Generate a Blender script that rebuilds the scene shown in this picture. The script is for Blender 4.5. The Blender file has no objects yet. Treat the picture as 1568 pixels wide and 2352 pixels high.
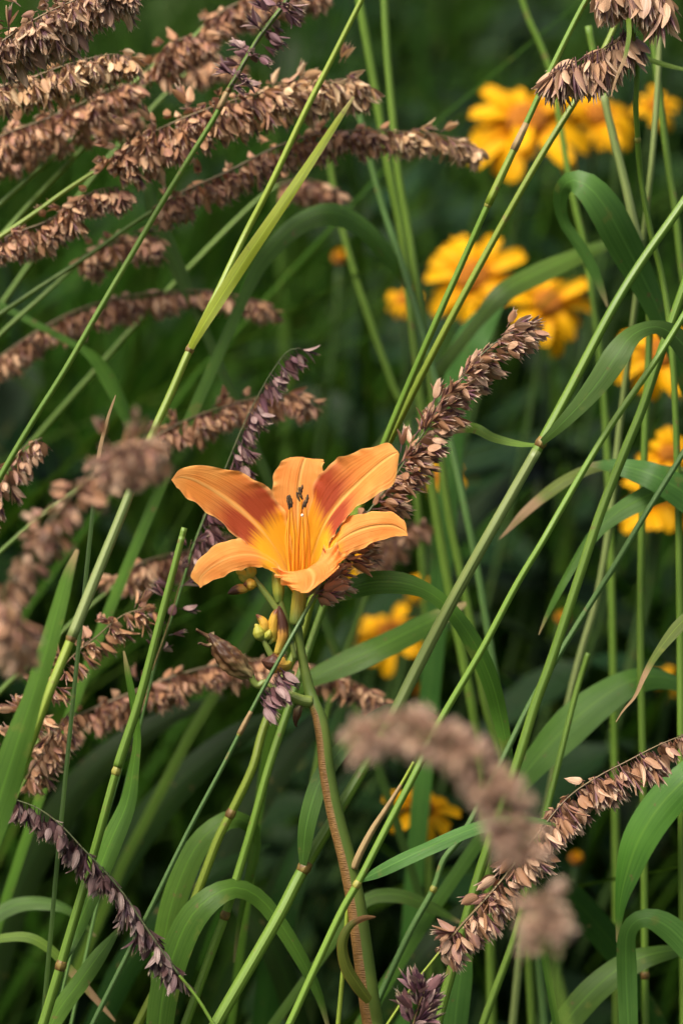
import bpy, math, random
import numpy as np
from mathutils import Vector, Quaternion, Matrix
random.seed(7); rng = np.random.default_rng(7)
SC = bpy.context.scene
COL = SC.collection
# ------------------------------------------------------------------ camera, light, exposure
PITCH = math.radians(18.0)
D0 = 1.25                        # focus distance (m)
FH = 0.45                        # frame height at the focus distance (m)
PX = FH / 2352.0                 # one picture unit at the focus distance
CEN = Vector((0, 0, 0.78))
FWD = Vector((0, math.cos(PITCH), -math.sin(PITCH)))
RGT = Vector((1, 0, 0))
UPV = Vector((0, math.sin(PITCH), math.cos(PITCH)))
CAM = CEN - FWD * D0
cd = bpy.data.cameras.new('camera'); cam = bpy.data.objects.new('camera', cd); COL.objects.link(cam)
cam.location = CAM
cam.rotation_euler = (math.pi / 2 - PITCH, 0, 0)
cd.sensor_fit = 'VERTICAL'; cd.sensor_height = 36.0; cd.sensor_width = 24.0
cd.lens = 36.0 * D0 / FH
cd.clip_start = 0.05; cd.clip_end = 400
cd.dof.use_dof = True; cd.dof.focus_distance = D0; cd.dof.aperture_fstop = 5.0
SC.camera = cam
w = bpy.data.worlds.new('World'); SC.world = w; w.use_nodes = True
nt = w.node_tree; nt.nodes.clear()
sky = nt.nodes.new('ShaderNodeTexSky'); sky.sky_type = 'NISHITA'; sky.sun_disc = False
SUN_EL, SUN_AZ = math.radians(64), math.radians(-118)
sky.sun_elevation = SUN_EL; sky.sun_rotation = SUN_AZ
sky.air_density = 0.75; sky.dust_density = 8.0; sky.ozone_density = 0.2
bg = nt.nodes.new('ShaderNodeBackground'); bg.inputs[1].default_value = 0.06
out = nt.nodes.new('ShaderNodeOutputWorld')
nt.links.new(sky.outputs[0], bg.inputs[0]); nt.links.new(bg.outputs[0], out.inputs[0])
sl = bpy.data.lights.new('sun', 'SUN'); sl.energy = 1.5; sl.angle = math.radians(24); sl.color = (1.0, 0.95, 0.86)
sun = bpy.data.objects.new('sun', sl); COL.objects.link(sun)
sdir = Vector((math.sin(SUN_AZ) * math.cos(SUN_EL), math.cos(SUN_AZ) * math.cos(SUN_EL), math.sin(SUN_EL)))
sun.rotation_euler = sdir.to_track_quat('Z', 'Y').to_euler()
sun.location = (0, 0, 5)
SC.view_settings.view_transform = 'Standard'; SC.view_settings.look = 'None'
SC.view_settings.exposure = 1.65; SC.view_settings.gamma = 1.0
SC.render.engine = 'CYCLES'
SC.cycles.use_denoising = True
SC.cycles.max_bounces = 8; SC.cycles.diffuse_bounces = 4; SC.cycles.transmission_bounces = 4; SC.cycles.transparent_max_bounces = 4

# ------------------------------------------------------------------ helpers
def P(u, v, d=0.0):
    """point seen at (u, v) of a 1568 x 2352 picture, d metres behind the focus plane"""
    k = (D0 + d) / D0 * PX
    return CAM + FWD * (D0 + d) + RGT * ((u - 784) * k) + UPV * ((1176 - v) * k)
def S(px, d=0.0): return px * PX * (D0 + d) / D0
def empty(name, loc, label, cat, group=None):
    o = bpy.data.objects.new(name, None); COL.objects.link(o); o.location = loc
    o.empty_display_size = 0.02
    o['label'] = label; o['category'] = cat
    if group: o['group'] = group
    return o
def mesh_data(name, verts, faces, uv=None, mats=(), fmat=None, smooth=True):
    me = bpy.data.meshes.new(name)
    me.from_pydata([tuple(v) for v in verts], [], faces)
    for m in mats: me.materials.append(m)
    if fmat is not None: me.polygons.foreach_set('material_index', fmat)
    me.polygons.foreach_set('use_smooth', [smooth] * len(me.polygons))
    if uv is not None:
        l = me.uv_layers.new(name='UVMap')
        idx = np.empty(len(me.loops), dtype=np.int32); me.loops.foreach_get('vertex_index', idx)
        l.data.foreach_set('uv', np.asarray(uv, dtype=np.float32)[idx].ravel())
    me.update()
    return me
def link(name, me, parent=None, loc=None):
    o = bpy.data.objects.new(name, me); COL.objects.link(o)
    if parent: o.parent = parent
    if loc is not None: o.location = loc
    return o
def root_loc(o):
    while o.parent: o = o.parent
    return Vector(o.location)
def mk(name, verts, faces, uv, mats, parent=None, fmat=None, smooth=True):
    """world-space vertices -> mesh object under parent"""
    if not isinstance(mats, (list, tuple)): mats = [mats]
    b = root_loc(parent) if parent else Vector((0, 0, 0))
    a = np.array([tuple(v) for v in verts]) - np.array(b)
    return link(name, mesh_data(name, a, faces, uv, mats, fmat, smooth), parent)
def crom(pts, n):
    """Catmull-Rom through rows of pts, n samples"""
    p = np.asarray(pts, float); m = len(p)
    if m == 2:
        t = np.linspace(0, 1, n)[:, None]; return p[0] * (1 - t) + p[1] * t
    ext = np.vstack([2 * p[0] - p[1], p, 2 * p[-1] - p[-2]])
    s = np.linspace(0, m - 1, n); i = np.minimum(s.astype(int), m - 2); t = (s - i)[:, None]
    a, b, c, d = ext[i], ext[i + 1], ext[i + 2], ext[i + 3]
    return 0.5 * (2 * b + (c - a) * t + (2 * a - 5 * b + 4 * c - d) * t ** 2 + (3 * b - a - 3 * c + d) * t ** 3)
def resample(pts, n):
    p = np.asarray(pts, float)
    s = np.r_[0, np.cumsum(np.linalg.norm(np.diff(p[:, :3], axis=0), axis=1))]
    q = np.linspace(0, s[-1], n)
    return np.stack([np.interp(q, s, p[:, k]) for k in range(p.shape[1])], 1)
def tangents(p):
    t = np.gradient(np.asarray(p)[:, :3], axis=0)
    return t / (np.linalg.norm(t, axis=1)[:, None] + 1e-12)
def tube_arrays(path, rad, sides=8, cap=True):
    p = np.asarray(path, float)[:, :3]; n = len(p); T = tangents(p)
    ref = np.array([0.0, -1.0, 0.25])
    verts, uv, faces = [], [], []
    s = np.r_[0, np.cumsum(np.linalg.norm(np.diff(p, axis=0), axis=1))]; s /= max(s[-1], 1e-9)
    for i in range(n):
        a = ref - T[i] * ref.dot(T[i])
        if np.linalg.norm(a) < 1e-3: a = np.array([1.0, 0, 0]) - T[i] * T[i][0]
        a /= np.linalg.norm(a); b = np.cross(T[i], a); ref = a
        for k in range(sides + 1):
            an = 2 * math.pi * k / sides
            verts.append(p[i] + rad[i] * (math.cos(an) * a + math.sin(an) * b)); uv.append((k / sides, s[i]))
    m = sides + 1
    for i in range(n - 1):
        for k in range(sides):
            faces.append((i * m + k, i * m + k + 1, (i + 1) * m + k + 1, (i + 1) * m + k))
    if cap:
        for i in (0, n - 1):
            c = len(verts); verts.append(p[i]); uv.append((0.5, s[i]))
            for k in range(sides):
                f = (c, i * m + k, i * m + k + 1); faces.append(f if i else f[::-1])
    return verts, faces, uv
def tube(name, path, rad, mat, parent, sides=8):
    v, f, u = tube_arrays(path, rad, sides); return mk(name, v, f, u, mat, parent)
def to_ground(p0, t, jit=0.0):
    """world points from the ground up to p0 (exclusive); t = unit direction leaving p0 downwards"""
    p0 = np.array(p0); t = np.array(t); L = max(p0[2], 0.05)
    hor = np.array([t[0], t[1], 0.0])
    b1 = p0 + t * L * 0.40
    b1[2] = max(b1[2], 0.1 * L)
    b3 = p0 + hor * L * 0.55; b3[2] = 0.0
    b2 = b3 + np.array([0, 0, 0.42 * L])
    s = np.linspace(0, 1, 12)[:, None]
    q = (1 - s) ** 3 * p0 + 3 * (1 - s) ** 2 * s * b1 + 3 * (1 - s) * s ** 2 * b2 + s ** 3 * b3
    return q[1:][::-1]

# ------------------------------------------------------------------ materials
def mat_new(name):
    m = bpy.data.materials.new(name); m.use_nodes = True; n = m.node_tree; n.nodes.clear(); return m, n
class G:
    def __init__(s, nt): s.nt = nt
    def n(s, t, **kw):
        x = s.nt.nodes.new(t)
        for k, v in kw.items(): setattr(x, k, v)
        return x
    def l(s, a, b): s.nt.links.new(a, b)
    def put(s, sock, v):
        if hasattr(v, 'is_output') or isinstance(v, bpy.types.NodeSocket): s.l(v, sock)
        else: sock.default_value = v
    def math(s, op, a, b=0.0, c=None, clamp=False):
        x = s.n('ShaderNodeMath', operation=op, use_clamp=clamp); s.put(x.inputs[0], a); s.put(x.inputs[1], b)
        if c is not None: s.put(x.inputs[2], c)
        return x.outputs[0]
    def mix(s, f, a, b, mode='MIX'):
        x = s.n('ShaderNodeMix', data_type='RGBA', blend_type=mode)
        s.put(x.inputs[0], f)
        for q, v in ((x.inputs[6], a), (x.inputs[7], b)):
            if isinstance(v, tuple): v = (*v[:3], 1.0)
            s.put(q, v)
        return x.outputs[2]
    def rng(s, v, a, b, c=0.0, d=1.0, smooth=True):
        x = s.n('ShaderNodeMapRange', interpolation_type='SMOOTHSTEP' if smooth else 'LINEAR')
        s.put(x.inputs[0], v)
        for i, q in enumerate((a, b, c, d)): x.inputs[i + 1].default_value = q
        return x.outputs[0]
    def uv(s):
        t = s.n('ShaderNodeTexCoord'); x = s.n('ShaderNodeSeparateXYZ'); s.l(t.outputs['UV'], x.inputs[0]); return t.outputs['UV'], x.outputs[0], x.outputs[1]
    def noise(s, vec, scale, detail=3.0, xs=1.0, ys=1.0, zs=1.0, off=None):
        m = s.n('ShaderNodeMapping'); s.l(vec, m.inputs[0]); m.inputs['Scale'].default_value = (xs, ys, zs)
        if off is not None: s.l(off, m.inputs['Location'])
        x = s.n('ShaderNodeTexNoise'); s.l(m.outputs[0], x.inputs['Vector']); x.inputs['Scale'].default_value = scale; x.inputs['Detail'].default_value = detail
        return x.outputs[0]
    def rand(s):
        """one number per thing and loose piece"""
        a = s.n('ShaderNodeObjectInfo').outputs['Random']; b = s.n('ShaderNodeNewGeometry').outputs['Random Per Island']
        return s.math('FRACT', s.math('ADD', a, b))
    def finish(s, col, rough=0.5, spec=0.4, trans=0.3, tcol=None, bump=None, bstr=0.3, bdist=0.0005, sheen=0.0):
        p = s.n('ShaderNodeBsdfPrincipled'); s.put(p.inputs['Base Color'], (*col, 1) if isinstance(col, tuple) else col)
        s.put(p.inputs['Roughness'], rough); p.inputs['Specular IOR Level'].default_value = spec
        p.inputs['Sheen Weight'].default_value = sheen
        o = s.n('ShaderNodeOutputMaterial')
        if bump is not None:
            b = s.n('ShaderNodeBump'); b.inputs['Strength'].default_value = bstr; b.inputs['Distance'].default_value = bdist
            s.l(bump, b.inputs['Height']); s.l(b.outputs[0], p.inputs['Normal'])
        if trans > 0:
            t = s.n('ShaderNodeBsdfTranslucent'); s.put(t.inputs[0], tcol if tcol is not None else col)
            m = s.n('ShaderNodeMixShader'); m.inputs[0].default_value = trans
            s.l(p.outputs[0], m.inputs[1]); s.l(t.outputs[0], m.inputs[2]); s.l(m.outputs[0], o.inputs[0])
        else: s.l(p.outputs[0], o.inputs[0])

def leaf_mat(name, c1, c2, tip=None, rough=0.42, trans=0.32, spec=0.4, tip_from=0.86, edge=None):
    m, n = mat_new(name); g = G(n); uvv, u, v = g.uv(); r = g.rand()
    oc = g.n('ShaderNodeTexCoord').outputs['Object']
    st = g.noise(uvv, 1.0, 3.0, 38, 1.6)            # parallel veins
    pt = g.noise(oc, 26.0, 3.0)                     # patches
    f = g.math('ADD', g.math('MULTIPLY', st, 0.55), g.math('MULTIPLY', pt, 0.45))
    f = g.rng(f, 0.35, 0.66)
    col = g.mix(f, c1, c2)
    hs = g.n('ShaderNodeHueSaturation'); g.l(col, hs.inputs['Color'])
    g.l(g.math('MULTIPLY_ADD', r, 0.035, 0.482), hs.inputs['Hue']); g.l(g.math('MULTIPLY_ADD', r, 0.45, 0.78), hs.inputs['Value'])
    col = hs.outputs[0]
    mid = g.rng(g.math('ABSOLUTE', g.math('SUBTRACT', u, 0.5)), 0.0, 0.05, 0.45, 0.0)
    col = g.mix(mid, col, tuple(min(1, x * 1.7) for x in c2))
    if edge:
        e = g.rng(g.math('ABSOLUTE', g.math('SUBTRACT', u, 0.5)), 0.44, 0.5, 0.0, 0.7); col = g.mix(e, col, edge)
    if tip:
        tf = g.rng(g.math('ADD', v, g.math('MULTIPLY', st, 0.08)), tip_from, tip_from + 0.1)
        col = g.mix(tf, col, tip)
    sp = g.rng(g.noise(oc, 210.0, 2.0), 0.68, 0.75, 0.0, 0.6); col = g.mix(sp, col, (0.16, 0.11, 0.04))
    bl = g.rng(g.noise(oc, 75.0, 4.0), 0.64, 0.70, 0.0, 0.55); col = g.mix(bl, col, tuple(0.55 * x + 0.45 * y for x, y in zip(c2, (0.22, 0.17, 0.04))))
    g.finish(col, rough, spec, trans, g.mix(0.5, col, (0.35, 0.5, 0.03), 'MULTIPLY') if False else col, st, 0.5, 0.0006)
    return m
def culm_mat(name, c1, c2, low=None):
    m, n = mat_new(name); g = G(n); uvv, u, v = g.uv(); r = g.rand()
    oc = g.n('ShaderNodeTexCoord').outputs['Object']
    st = g.noise(uvv, 1.0, 2.0, 26, 3.0); pt = g.noise(oc, 14.0, 3.0)
    f = g.rng(g.math('ADD', g.math('MULTIPLY', st, 0.5), g.math('MULTIPLY', pt, 0.5)), 0.36, 0.64)
    col = g.mix(f, c1, c2)
    hs = g.n('ShaderNodeHueSaturation'); g.l(col, hs.inputs['Color']); g.l(g.math('MULTIPLY_ADD', r, 0.3, 0.85), hs.inputs['Value'])
    col = hs.outputs[0]
    sp = g.rng(g.noise(oc, 160.0, 2.0), 0.66, 0.74, 0.0, 0.6); col = g.mix(sp, col, (0.20, 0.13, 0.05))
    g.finish(col, 0.42, 0.45, 0.12, None, st, 0.5, 0.0004)
    return m
def spikelet_mats(name, pale, brown, purple, lemma, lemtip):
    m, n = mat_new(name + '_glume'); g = G(n); uvv, u, v = g.uv(); r = g.rand()
    st = g.noise(uvv, 1.0, 2.0, 14, 1.2)
    r2 = g.math('FRACT', g.math('MULTIPLY', r, 7.31))
    col = g.mix(g.rng(r, 0.30, 0.95), brown, pale)
    col = g.mix(g.rng(r2, 0.62, 1.0, 0.0, 0.75), col, purple)
    col = g.mix(g.rng(st, 0.42, 0.60, 0.0, 0.75), col, brown)
    col = g.mix(g.rng(v, 0.30, 0.0, 0.0, 0.6), col, brown)
    col = g.mix(g.rng(v, 0.80, 1.0, 0.0, 0.5), col, pale)
    g.finish(col, 0.55, 0.3, 0.22, None, st, 0.6, 0.0003)
    m2, n2 = mat_new(name + '_lemma'); g = G(n2); uvv, u, v = g.uv(); r = g.rand()
    col = g.mix(g.rng(r, 0.0, 1.0), lemma, tuple(0.6 * a + 0.4 * b for a, b in zip(lemma, brown)))
    col = g.mix(g.rng(v, 0.62, 0.98), col, lemtip)
    g.finish(col, 0.5, 0.35, 0.12)
    return [m, m2, M_HAIR]
def plain(name, c1, c2, scale=40, rough=0.5, trans=0.0, spec=0.4, bump=0.4):
    m, n = mat_new(name); g = G(n); oc = g.n('ShaderNodeTexCoord').outputs['Object']
    no = g.noise(oc, scale, 4.0); g.finish(g.mix(g.rng(no, 0.35, 0.65), c1, c2), rough, spec, trans, None, no, bump, 0.0006); return m
def bud_mat(name, base, mid, tip, t0, t1, streak=0.5):
    m, n = mat_new(name); g = G(n); uvv, u, v = g.uv(); oc = g.n('ShaderNodeTexCoord').outputs['Object']
    st = g.noise(uvv, 1.0, 3.0, 9, 1.5); bl = g.noise(oc, 260.0, 3.0)
    col = g.mix(g.rng(v, 0.08, 0.45), base, mid)
    vv = g.math('ADD', v, g.math('MULTIPLY', g.math('SUBTRACT', g.math('MULTIPLY_ADD', bl, 0.5, g.math('MULTIPLY', st, 0.5)), 0.5), streak * 2))
    col = g.mix(g.rng(vv, t0, t1), col, tip)
    if name.startswith('withered'):
        col = g.mix(g.rng(st, .36, .62, 0, .8), col, (0.05, 0.019, 0.008)); col = g.mix(g.rng(bl, .5, .7, 0, .5), col, (0.30, 0.19, 0.08))
    g.finish(col, 0.5, 0.35, 0.15, None, st, 0.8, 0.001); return m

M_HAIR = plain('pale_hair', (0.50, 0.44, 0.33), (0.60, 0.54, 0.42), 40, 0.5, 0.3)
M_LEAF = leaf_mat('leaf_green', (0.048, 0.118, 0.010), (0.088, 0.188, 0.018), (0.36, 0.27, 0.12), tip_from=0.95, spec=.3)
M_LEAFB = leaf_mat('leaf_blue_green', (0.046, 0.116, 0.016), (0.084, 0.182, 0.030), (0.30, 0.23, 0.11), tip_from=0.96, spec=.3)
M_LEAFY = leaf_mat('leaf_yellow_green', (0.22, 0.31, 0.010), (0.31, 0.41, 0.018), (0.38, 0.30, 0.10), tip_from=0.94, edge=(0.28, 0.25, 0.03), spec=.3)
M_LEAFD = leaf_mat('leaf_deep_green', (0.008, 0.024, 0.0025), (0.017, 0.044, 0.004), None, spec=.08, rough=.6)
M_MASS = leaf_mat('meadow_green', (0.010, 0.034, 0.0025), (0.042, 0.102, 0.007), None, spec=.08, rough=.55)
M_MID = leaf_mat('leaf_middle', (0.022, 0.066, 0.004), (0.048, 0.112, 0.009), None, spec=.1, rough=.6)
M_LEAFT = leaf_mat('leaf_drying', (0.085, 0.145, 0.018), (0.15, 0.22, 0.028), (0.34, 0.22, 0.11), tip_from=0.66, spec=.3)
M_STRAP = leaf_mat('strap_leaf', (0.007, 0.024, 0.0022), (0.014, 0.040, 0.0035), None, spec=.12)
M_CURL = leaf_mat('curled_leaf', (0.11, 0.15, 0.018), (0.18, 0.21, 0.03), (0.26, 0.13, 0.05), tip_from=0.8, edge=(0.24, 0.10, 0.02))
M_CULM = culm_mat('culm_green', (0.100, 0.190, 0.018), (0.165, 0.275, 0.036))
M_CULMY = culm_mat('culm_yellow_green', (0.165, 0.240, 0.020), (0.25, 0.33, 0.036))
M_CULMB = culm_mat('culm_blue_green', (0.066, 0.142, 0.032), (0.108, 0.200, 0.052))
M_CULMP = culm_mat('culm_pale', (0.155, 0.215, 0.055), (0.24, 0.295, 0.095))
M_NODE = plain('node_brown', (0.11, 0.06, 0.015), (0.20, 0.14, 0.03), 300)
M_NODEY = plain('node_yellow', (0.20, 0.20, 0.03), (0.28, 0.26, 0.05), 300)
M_RACH = plain('rachis_brown', (0.10, 0.07, 0.025), (0.16, 0.11, 0.04), 80)
M_RACHG = plain('rachis_green', (0.08, 0.10, 0.04), (0.13, 0.14, 0.06), 80)
M_DRYSHEATH = plain('dry_sheath', (0.24, 0.15, 0.06), (0.38, 0.27, 0.12), 60, 0.6, 0.2)
TAN = spikelet_mats('tan', (0.80, 0.57, 0.38), (0.44, 0.26, 0.145), (0.28, 0.135, 0.13), (0.10, 0.04, 0.052), (0.52, 0.38, 0.25))
BRN = spikelet_mats('brown', (0.76, 0.50, 0.30), (0.42, 0.215, 0.105), (0.32, 0.15, 0.135), (0.125, 0.05, 0.058), (0.58, 0.41, 0.26))
CRI = spikelet_mats('crisp', (0.70, 0.48, 0.32), (0.34, 0.175, 0.09), (0.24, 0.105, 0.11), (0.105, 0.04, 0.055), (0.64, 0.48, 0.32))
PNK = spikelet_mats('pinkish', (0.86, 0.66, 0.48), (0.60, 0.40, 0.26), (0.46, 0.28, 0.24), (0.36, 0.20, 0.17), (0.66, 0.50, 0.36))
PUR = spikelet_mats('purple', (0.54, 0.39, 0.34), (0.18, 0.085, 0.085), (0.165, 0.066, 0.105), (0.062, 0.024, 0.044), (0.42, 0.32, 0.19))
DRK = spikelet_mats('dark', (0.48, 0.36, 0.31), (0.105, 0.052, 0.046), (0.095, 0.040, 0.060), (0.045, 0.018, 0.030), (0.38, 0.30, 0.19))
GLD = spikelet_mats('golden', (0.90, 0.70, 0.44), (0.52, 0.31, 0.15), (0.28, 0.14, 0.12), (0.13, 0.055, 0.062), (0.55, 0.40, 0.24))
M_THREAD = leaf_mat('leaf_thread', (0.030, 0.075, 0.010), (0.055, 0.11, 0.015), (0.36, 0.24, 0.11), tip_from=0.22)

# ------------------------------------------------------------------ spikelets
def spikelet_arrays(seed, spread=0.16):
    """local: base at 0, axis +Z, length about 1; two papery glumes round dark lemmas, fine hairs"""
    R = random.Random(seed)
    V, F, U, FM = [], [], [], []
    def shell(L, wd, open_a, az, bulge):
        b = len(V); nt_, ns = 6, 5
        for i in range(nt_):
            t = i / (nt_ - 1); tq = 0.03 + 0.97 * t; hw = 1.12 * wd * tq ** 0.55 * max(0.0, 1 - tq) ** 0.72 / 0.42 + 0.004
            for k in range(ns):
                s = -1 + 2 * k / (ns - 1)
                x = hw * s; y = 0.02 + bulge * 1.25 * math.sin(math.pi * t * 0.9) * (1 - 0.85 * abs(s) ** 1.25) + open_a * t * t
                z = L * t
                c, sn = math.cos(az), math.sin(az)
                V.append((x * c - y * sn, x * sn + y * c, z)); U.append(((s + 1) / 2, t))
        for i in range(nt_ - 1):
            for k in range(ns - 1):
                a = b + i * ns + k; F.append((a, a + 1, a + ns + 1, a + ns)); FM.append(0)
    az = R.uniform(-.2, .2)
    shell(R.uniform(0.70, 0.86), R.uniform(.17, .22), R.uniform(.05, .28) + spread * .3, az, .10)
    shell(R.uniform(0.86, 1.0), R.uniform(.15, .20), R.uniform(.03, .22) + spread * .3, az + math.pi, .09)
    def spind(L, r, dx, dy, z0):
        b = len(V); ns = 4; st = (0.0, 0.25, 0.55, 0.82, 1.0); rr = (0.35, 0.95, 1.0, 0.55, 0.02)
        for t, q in zip(st, rr):
            for k in range(ns):
                a = 2 * math.pi * k / ns
                V.append((dx * t + r * q * math.cos(a), dy * t + 0.75 * r * q * math.sin(a), z0 + (L - z0) * t)); U.append((k / ns, t))
        for i in range(4):
            for k in range(ns):
                F.append((b + i * ns + k, b + i * ns + (k + 1) % ns, b + (i + 1) * ns + (k + 1) % ns, b + (i + 1) * ns + k)); FM.append(1)
    spind(R.uniform(1.0, 1.16), .088, R.uniform(-.10, .10), R.uniform(-.08, .08), 0.05)
    spind(R.uniform(.9, 1.12), .062, R.uniform(-.26, .26), R.uniform(-.14, .14), 0.08)
    spind(R.uniform(.9, 1.2), .055, R.uniform(-.34, .34), R.uniform(-.2, .2), 0.08)
    # pedicel
    b = len(V)
    for z, r in ((-0.38, .022), (0.06, .034)):
        for k in range(3):
            a = 2 * math.pi * k / 3; V.append((r * math.cos(a), r * math.sin(a), z)); U.append((0.5, 0.0))
    for k in range(3): F.append((b + k, b + (k + 1) % 3, b + 3 + (k + 1) % 3, b + 3 + k)); FM.append(1)
    for _ in range(3):
        a = R.uniform(0, 6.28); z = R.uniform(.55, .95); b = len(V); dx, dy = math.cos(a), math.sin(a)
        l = R.uniform(.14, .28)
        V += [(dx * .05 - dy * .007, dy * .05 + dx * .007, z), (dx * .05 + dy * .007, dy * .05 - dx * .007, z), (dx * (.05 + l * .55), dy * (.05 + l * .55), z + l * .8)]
        U += [(0, 0), (1, 0), (.5, 1)]; F.append((b, b + 1, b + 2)); FM.append(2)
    return np.array(V), F, np.array(U), FM
SPK = [spikelet_arrays(100 + i, sp) for i, sp in enumerate((.0, .15, .3, .5, .8, .2, 1.1))]
_spk_cache = {}
def spk_mesh(mats, i):
    k = (mats[0].name, i)
    if k not in _spk_cache:
        V, F, U, FM = SPK[i]; _spk_cache[k] = mesh_data('spikelet', V, F, U, mats, FM)
    return _spk_cache[k]
def head_places(path, n, grav, out_, fwd, off, R, fat=1.0, size=1.0, t0=0.0, clump=0.0, side=(0, 0, 0), gap=None):
    """positions / directions of the spikelets of a head along a rachis path"""
    p = resample(path, 60); T = tangents(p); res = []
    side = np.array(side, float)
    for i in range(n):
        t = t0 + (1 - t0) * (i + R.random()) / n
        if clump > 0: t = t + clump * math.sin(t * 6.28 * 7) / 44
        t = min(max(t, 0.0), 0.999)
        if gap and gap[0] < t < gap[1]: continue
        x = t * 59; a = int(x); f = x - a
        pos = p[a] * (1 - f) + p[a + 1] * f; tt = T[a]
        r = np.array([R.gauss(0, 1), R.gauss(0, 1), R.gauss(0, 1)]); r -= tt * r.dot(tt); r /= np.linalg.norm(r) + 1e-9
        prof = 0.55 + 0.45 * math.sin(math.pi * min(1, 0.15 + t * 0.85))
        d = tt * fwd * R.uniform(.6, 1.4) + r * out_ * R.uniform(.6, 1.3) + np.array([0, 0, -1.0]) * grav * R.uniform(.6, 1.3) + side
        d /= np.linalg.norm(d)
        q = pos + (r * 0.45 + d * 0.75) * off * prof * R.random() ** 1.3 * fat + d * 0.0022
        res.append((q, d, R.uniform(0, 6.28), 0.0082 * size * R.uniform(.70, 1.22) * (0.8 + 0.2 * prof), R.randrange(len(SPK)), t))
    return res
def put_spikelets(parent, places, mats, joined=False):
    b = np.array(root_loc(parent))
    if joined:
        V, F, U, FM, o = [], [], [], [], 0
        for q, d, roll, sc, i, _t in places:
            v, f, u, fm = SPK[i]
            m = np.array((Vector(d).to_track_quat('Z', 'Y') @ Quaternion((0, 0, 1), roll)).to_matrix())
            V.append((v * sc) @ m.T + q - b); U.append(u); FM += fm
            F += [tuple(x + o for x in ff) for ff in f]; o += len(v)
        ob = link('spikelets', mesh_data('spikelets', np.vstack(V), F, np.vstack(U), mats, FM), parent); ob['kind'] = 'stuff'
        return
    for q, d, roll, sc, i, _t in places:
        o = bpy.data.objects.new('spikelet', spk_mesh(mats, i)); COL.objects.link(o); o.parent = parent
        o.location = Vector(q - b); o.rotation_mode = 'QUATERNION'
        o.rotation_quaternion = Vector(d).to_track_quat('Z', 'Y') @ Quaternion((0, 0, 1), roll)
        o.scale = (sc, sc, sc)

# ------------------------------------------------------------------ blades
def blade_arrays(path, wid, roll=None, fold=0.22, seg=None, wave=0.0, seed=0, ns=5, n_low=0):
    p = np.asarray(path, float); n = len(p); T = tangents(p)
    V, U, F = [], [], []
    R = random.Random(seed); ph = R.uniform(0, 6)
    s = np.r_[0, np.cumsum(np.linalg.norm(np.diff(p, axis=0), axis=1))]; s /= s[-1]
    if n_low:
        a_ = s[n_low]; s = np.where(s < a_, s / a_ * 0.1, 0.1 + 0.9 * (s - a_) / (1 - a_))
    sg_ = 0.0
    for i in range(n):
        vd = p[i] - np.array(CAM); vd /= np.linalg.norm(vd); sd = np.cross(T[i], vd); sd /= np.linalg.norm(sd) + 1e-9
        nm = np.cross(sd, T[i]); sg_ += -sd[2] * (1 if nm.dot(vd) < 0 else -1) * (wid[i] + 1e-6)
    sg_ = 1.0 if sg_ >= 0 else -1.0          # turn the blade's upper face to the sky
    for i in range(n):
        vd = p[i] - np.array(CAM); vd /= np.linalg.norm(vd)
        sd = np.cross(T[i], vd); L = np.linalg.norm(sd)
        sd = sd / L if L > 1e-4 else np.array([1.0, 0, 0])
        nm = np.cross(sd, T[i])
        a = sg_ * (roll[i] if roll is not None else 0.5) + 0.12 * math.sin(3 * s[i] * 3.1 + ph)
        sd2 = sd * math.cos(a) + nm * math.sin(a); nm2 = -sd * math.sin(a) + nm * math.cos(a)
        w2 = wid[i] / 2 / max(0.45, abs(math.cos(a)))
        for k in range(ns):
            x = -1 + 2 * k / (ns - 1)
            z = fold * abs(x) ** 1.3 * w2 + wave * w2 * math.sin(22 * s[i] + ph + (2 if x > 0 else 0)) * x * x
            V.append(p[i] + sd2 * (x * w2) + nm2 * z); U.append(((x + 1) / 2, s[i]))
    for i in range(n - 1):
        for k in range(ns - 1):
            F.append((i * ns + k, i * ns + k + 1, (i + 1) * ns + k + 1, (i + 1) * ns + k))
    return V, F, U
_ls = [0]
def leaf(parent, pts, mat, roll=0.45, roll2=None, name='leaf_blade', ground=False, fold=0.22, wave=0.05, n=30):
    """pts (u, v, d, width) from base to tip"""
    _ls[0] += 1
    w3 = np.array([[*P(u, v, d), S(wd, d)] for u, v, d, wd in pts])
    q = resample(crom(w3, n * 2), n)
    q[:, 3] = np.maximum(q[:, 3], 0.0004)
    rl = np.linspace(roll, roll if roll2 is None else roll2, len(q))
    nl = 0
    if ground:
        t = q[0, :3] - q[1, :3]; t /= np.linalg.norm(t)
        g = to_ground(q[0, :3], t); wg = np.linspace(0.003, q[0, 3], len(g))
        q = np.vstack([np.c_[g, wg], q]); rl = np.r_[np.full(len(g), roll), rl]; nl = len(g)
    v, f, u = blade_arrays(q[:, :3], q[:, 3], rl, fold, wave=wave, seed=_ls[0], n_low=nl)
    return mk(name, v, f, u, mat, parent)
def grass_leaf(label, pts, mat, roll=0.45, roll2=None, **kw):
    w3 = np.array([P(*x[:3]) for x in pts[:2]]); t = w3[0] - w3[1]; t /= np.linalg.norm(t)
    base = to_ground(w3[0], t)[0]
    e = empty('grass_leaf', base, label, 'grass leaf', 'single grass leaves among the stalks')
    leaf(e, pts, mat, roll, roll2, ground=True, **kw)
    return e

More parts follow.
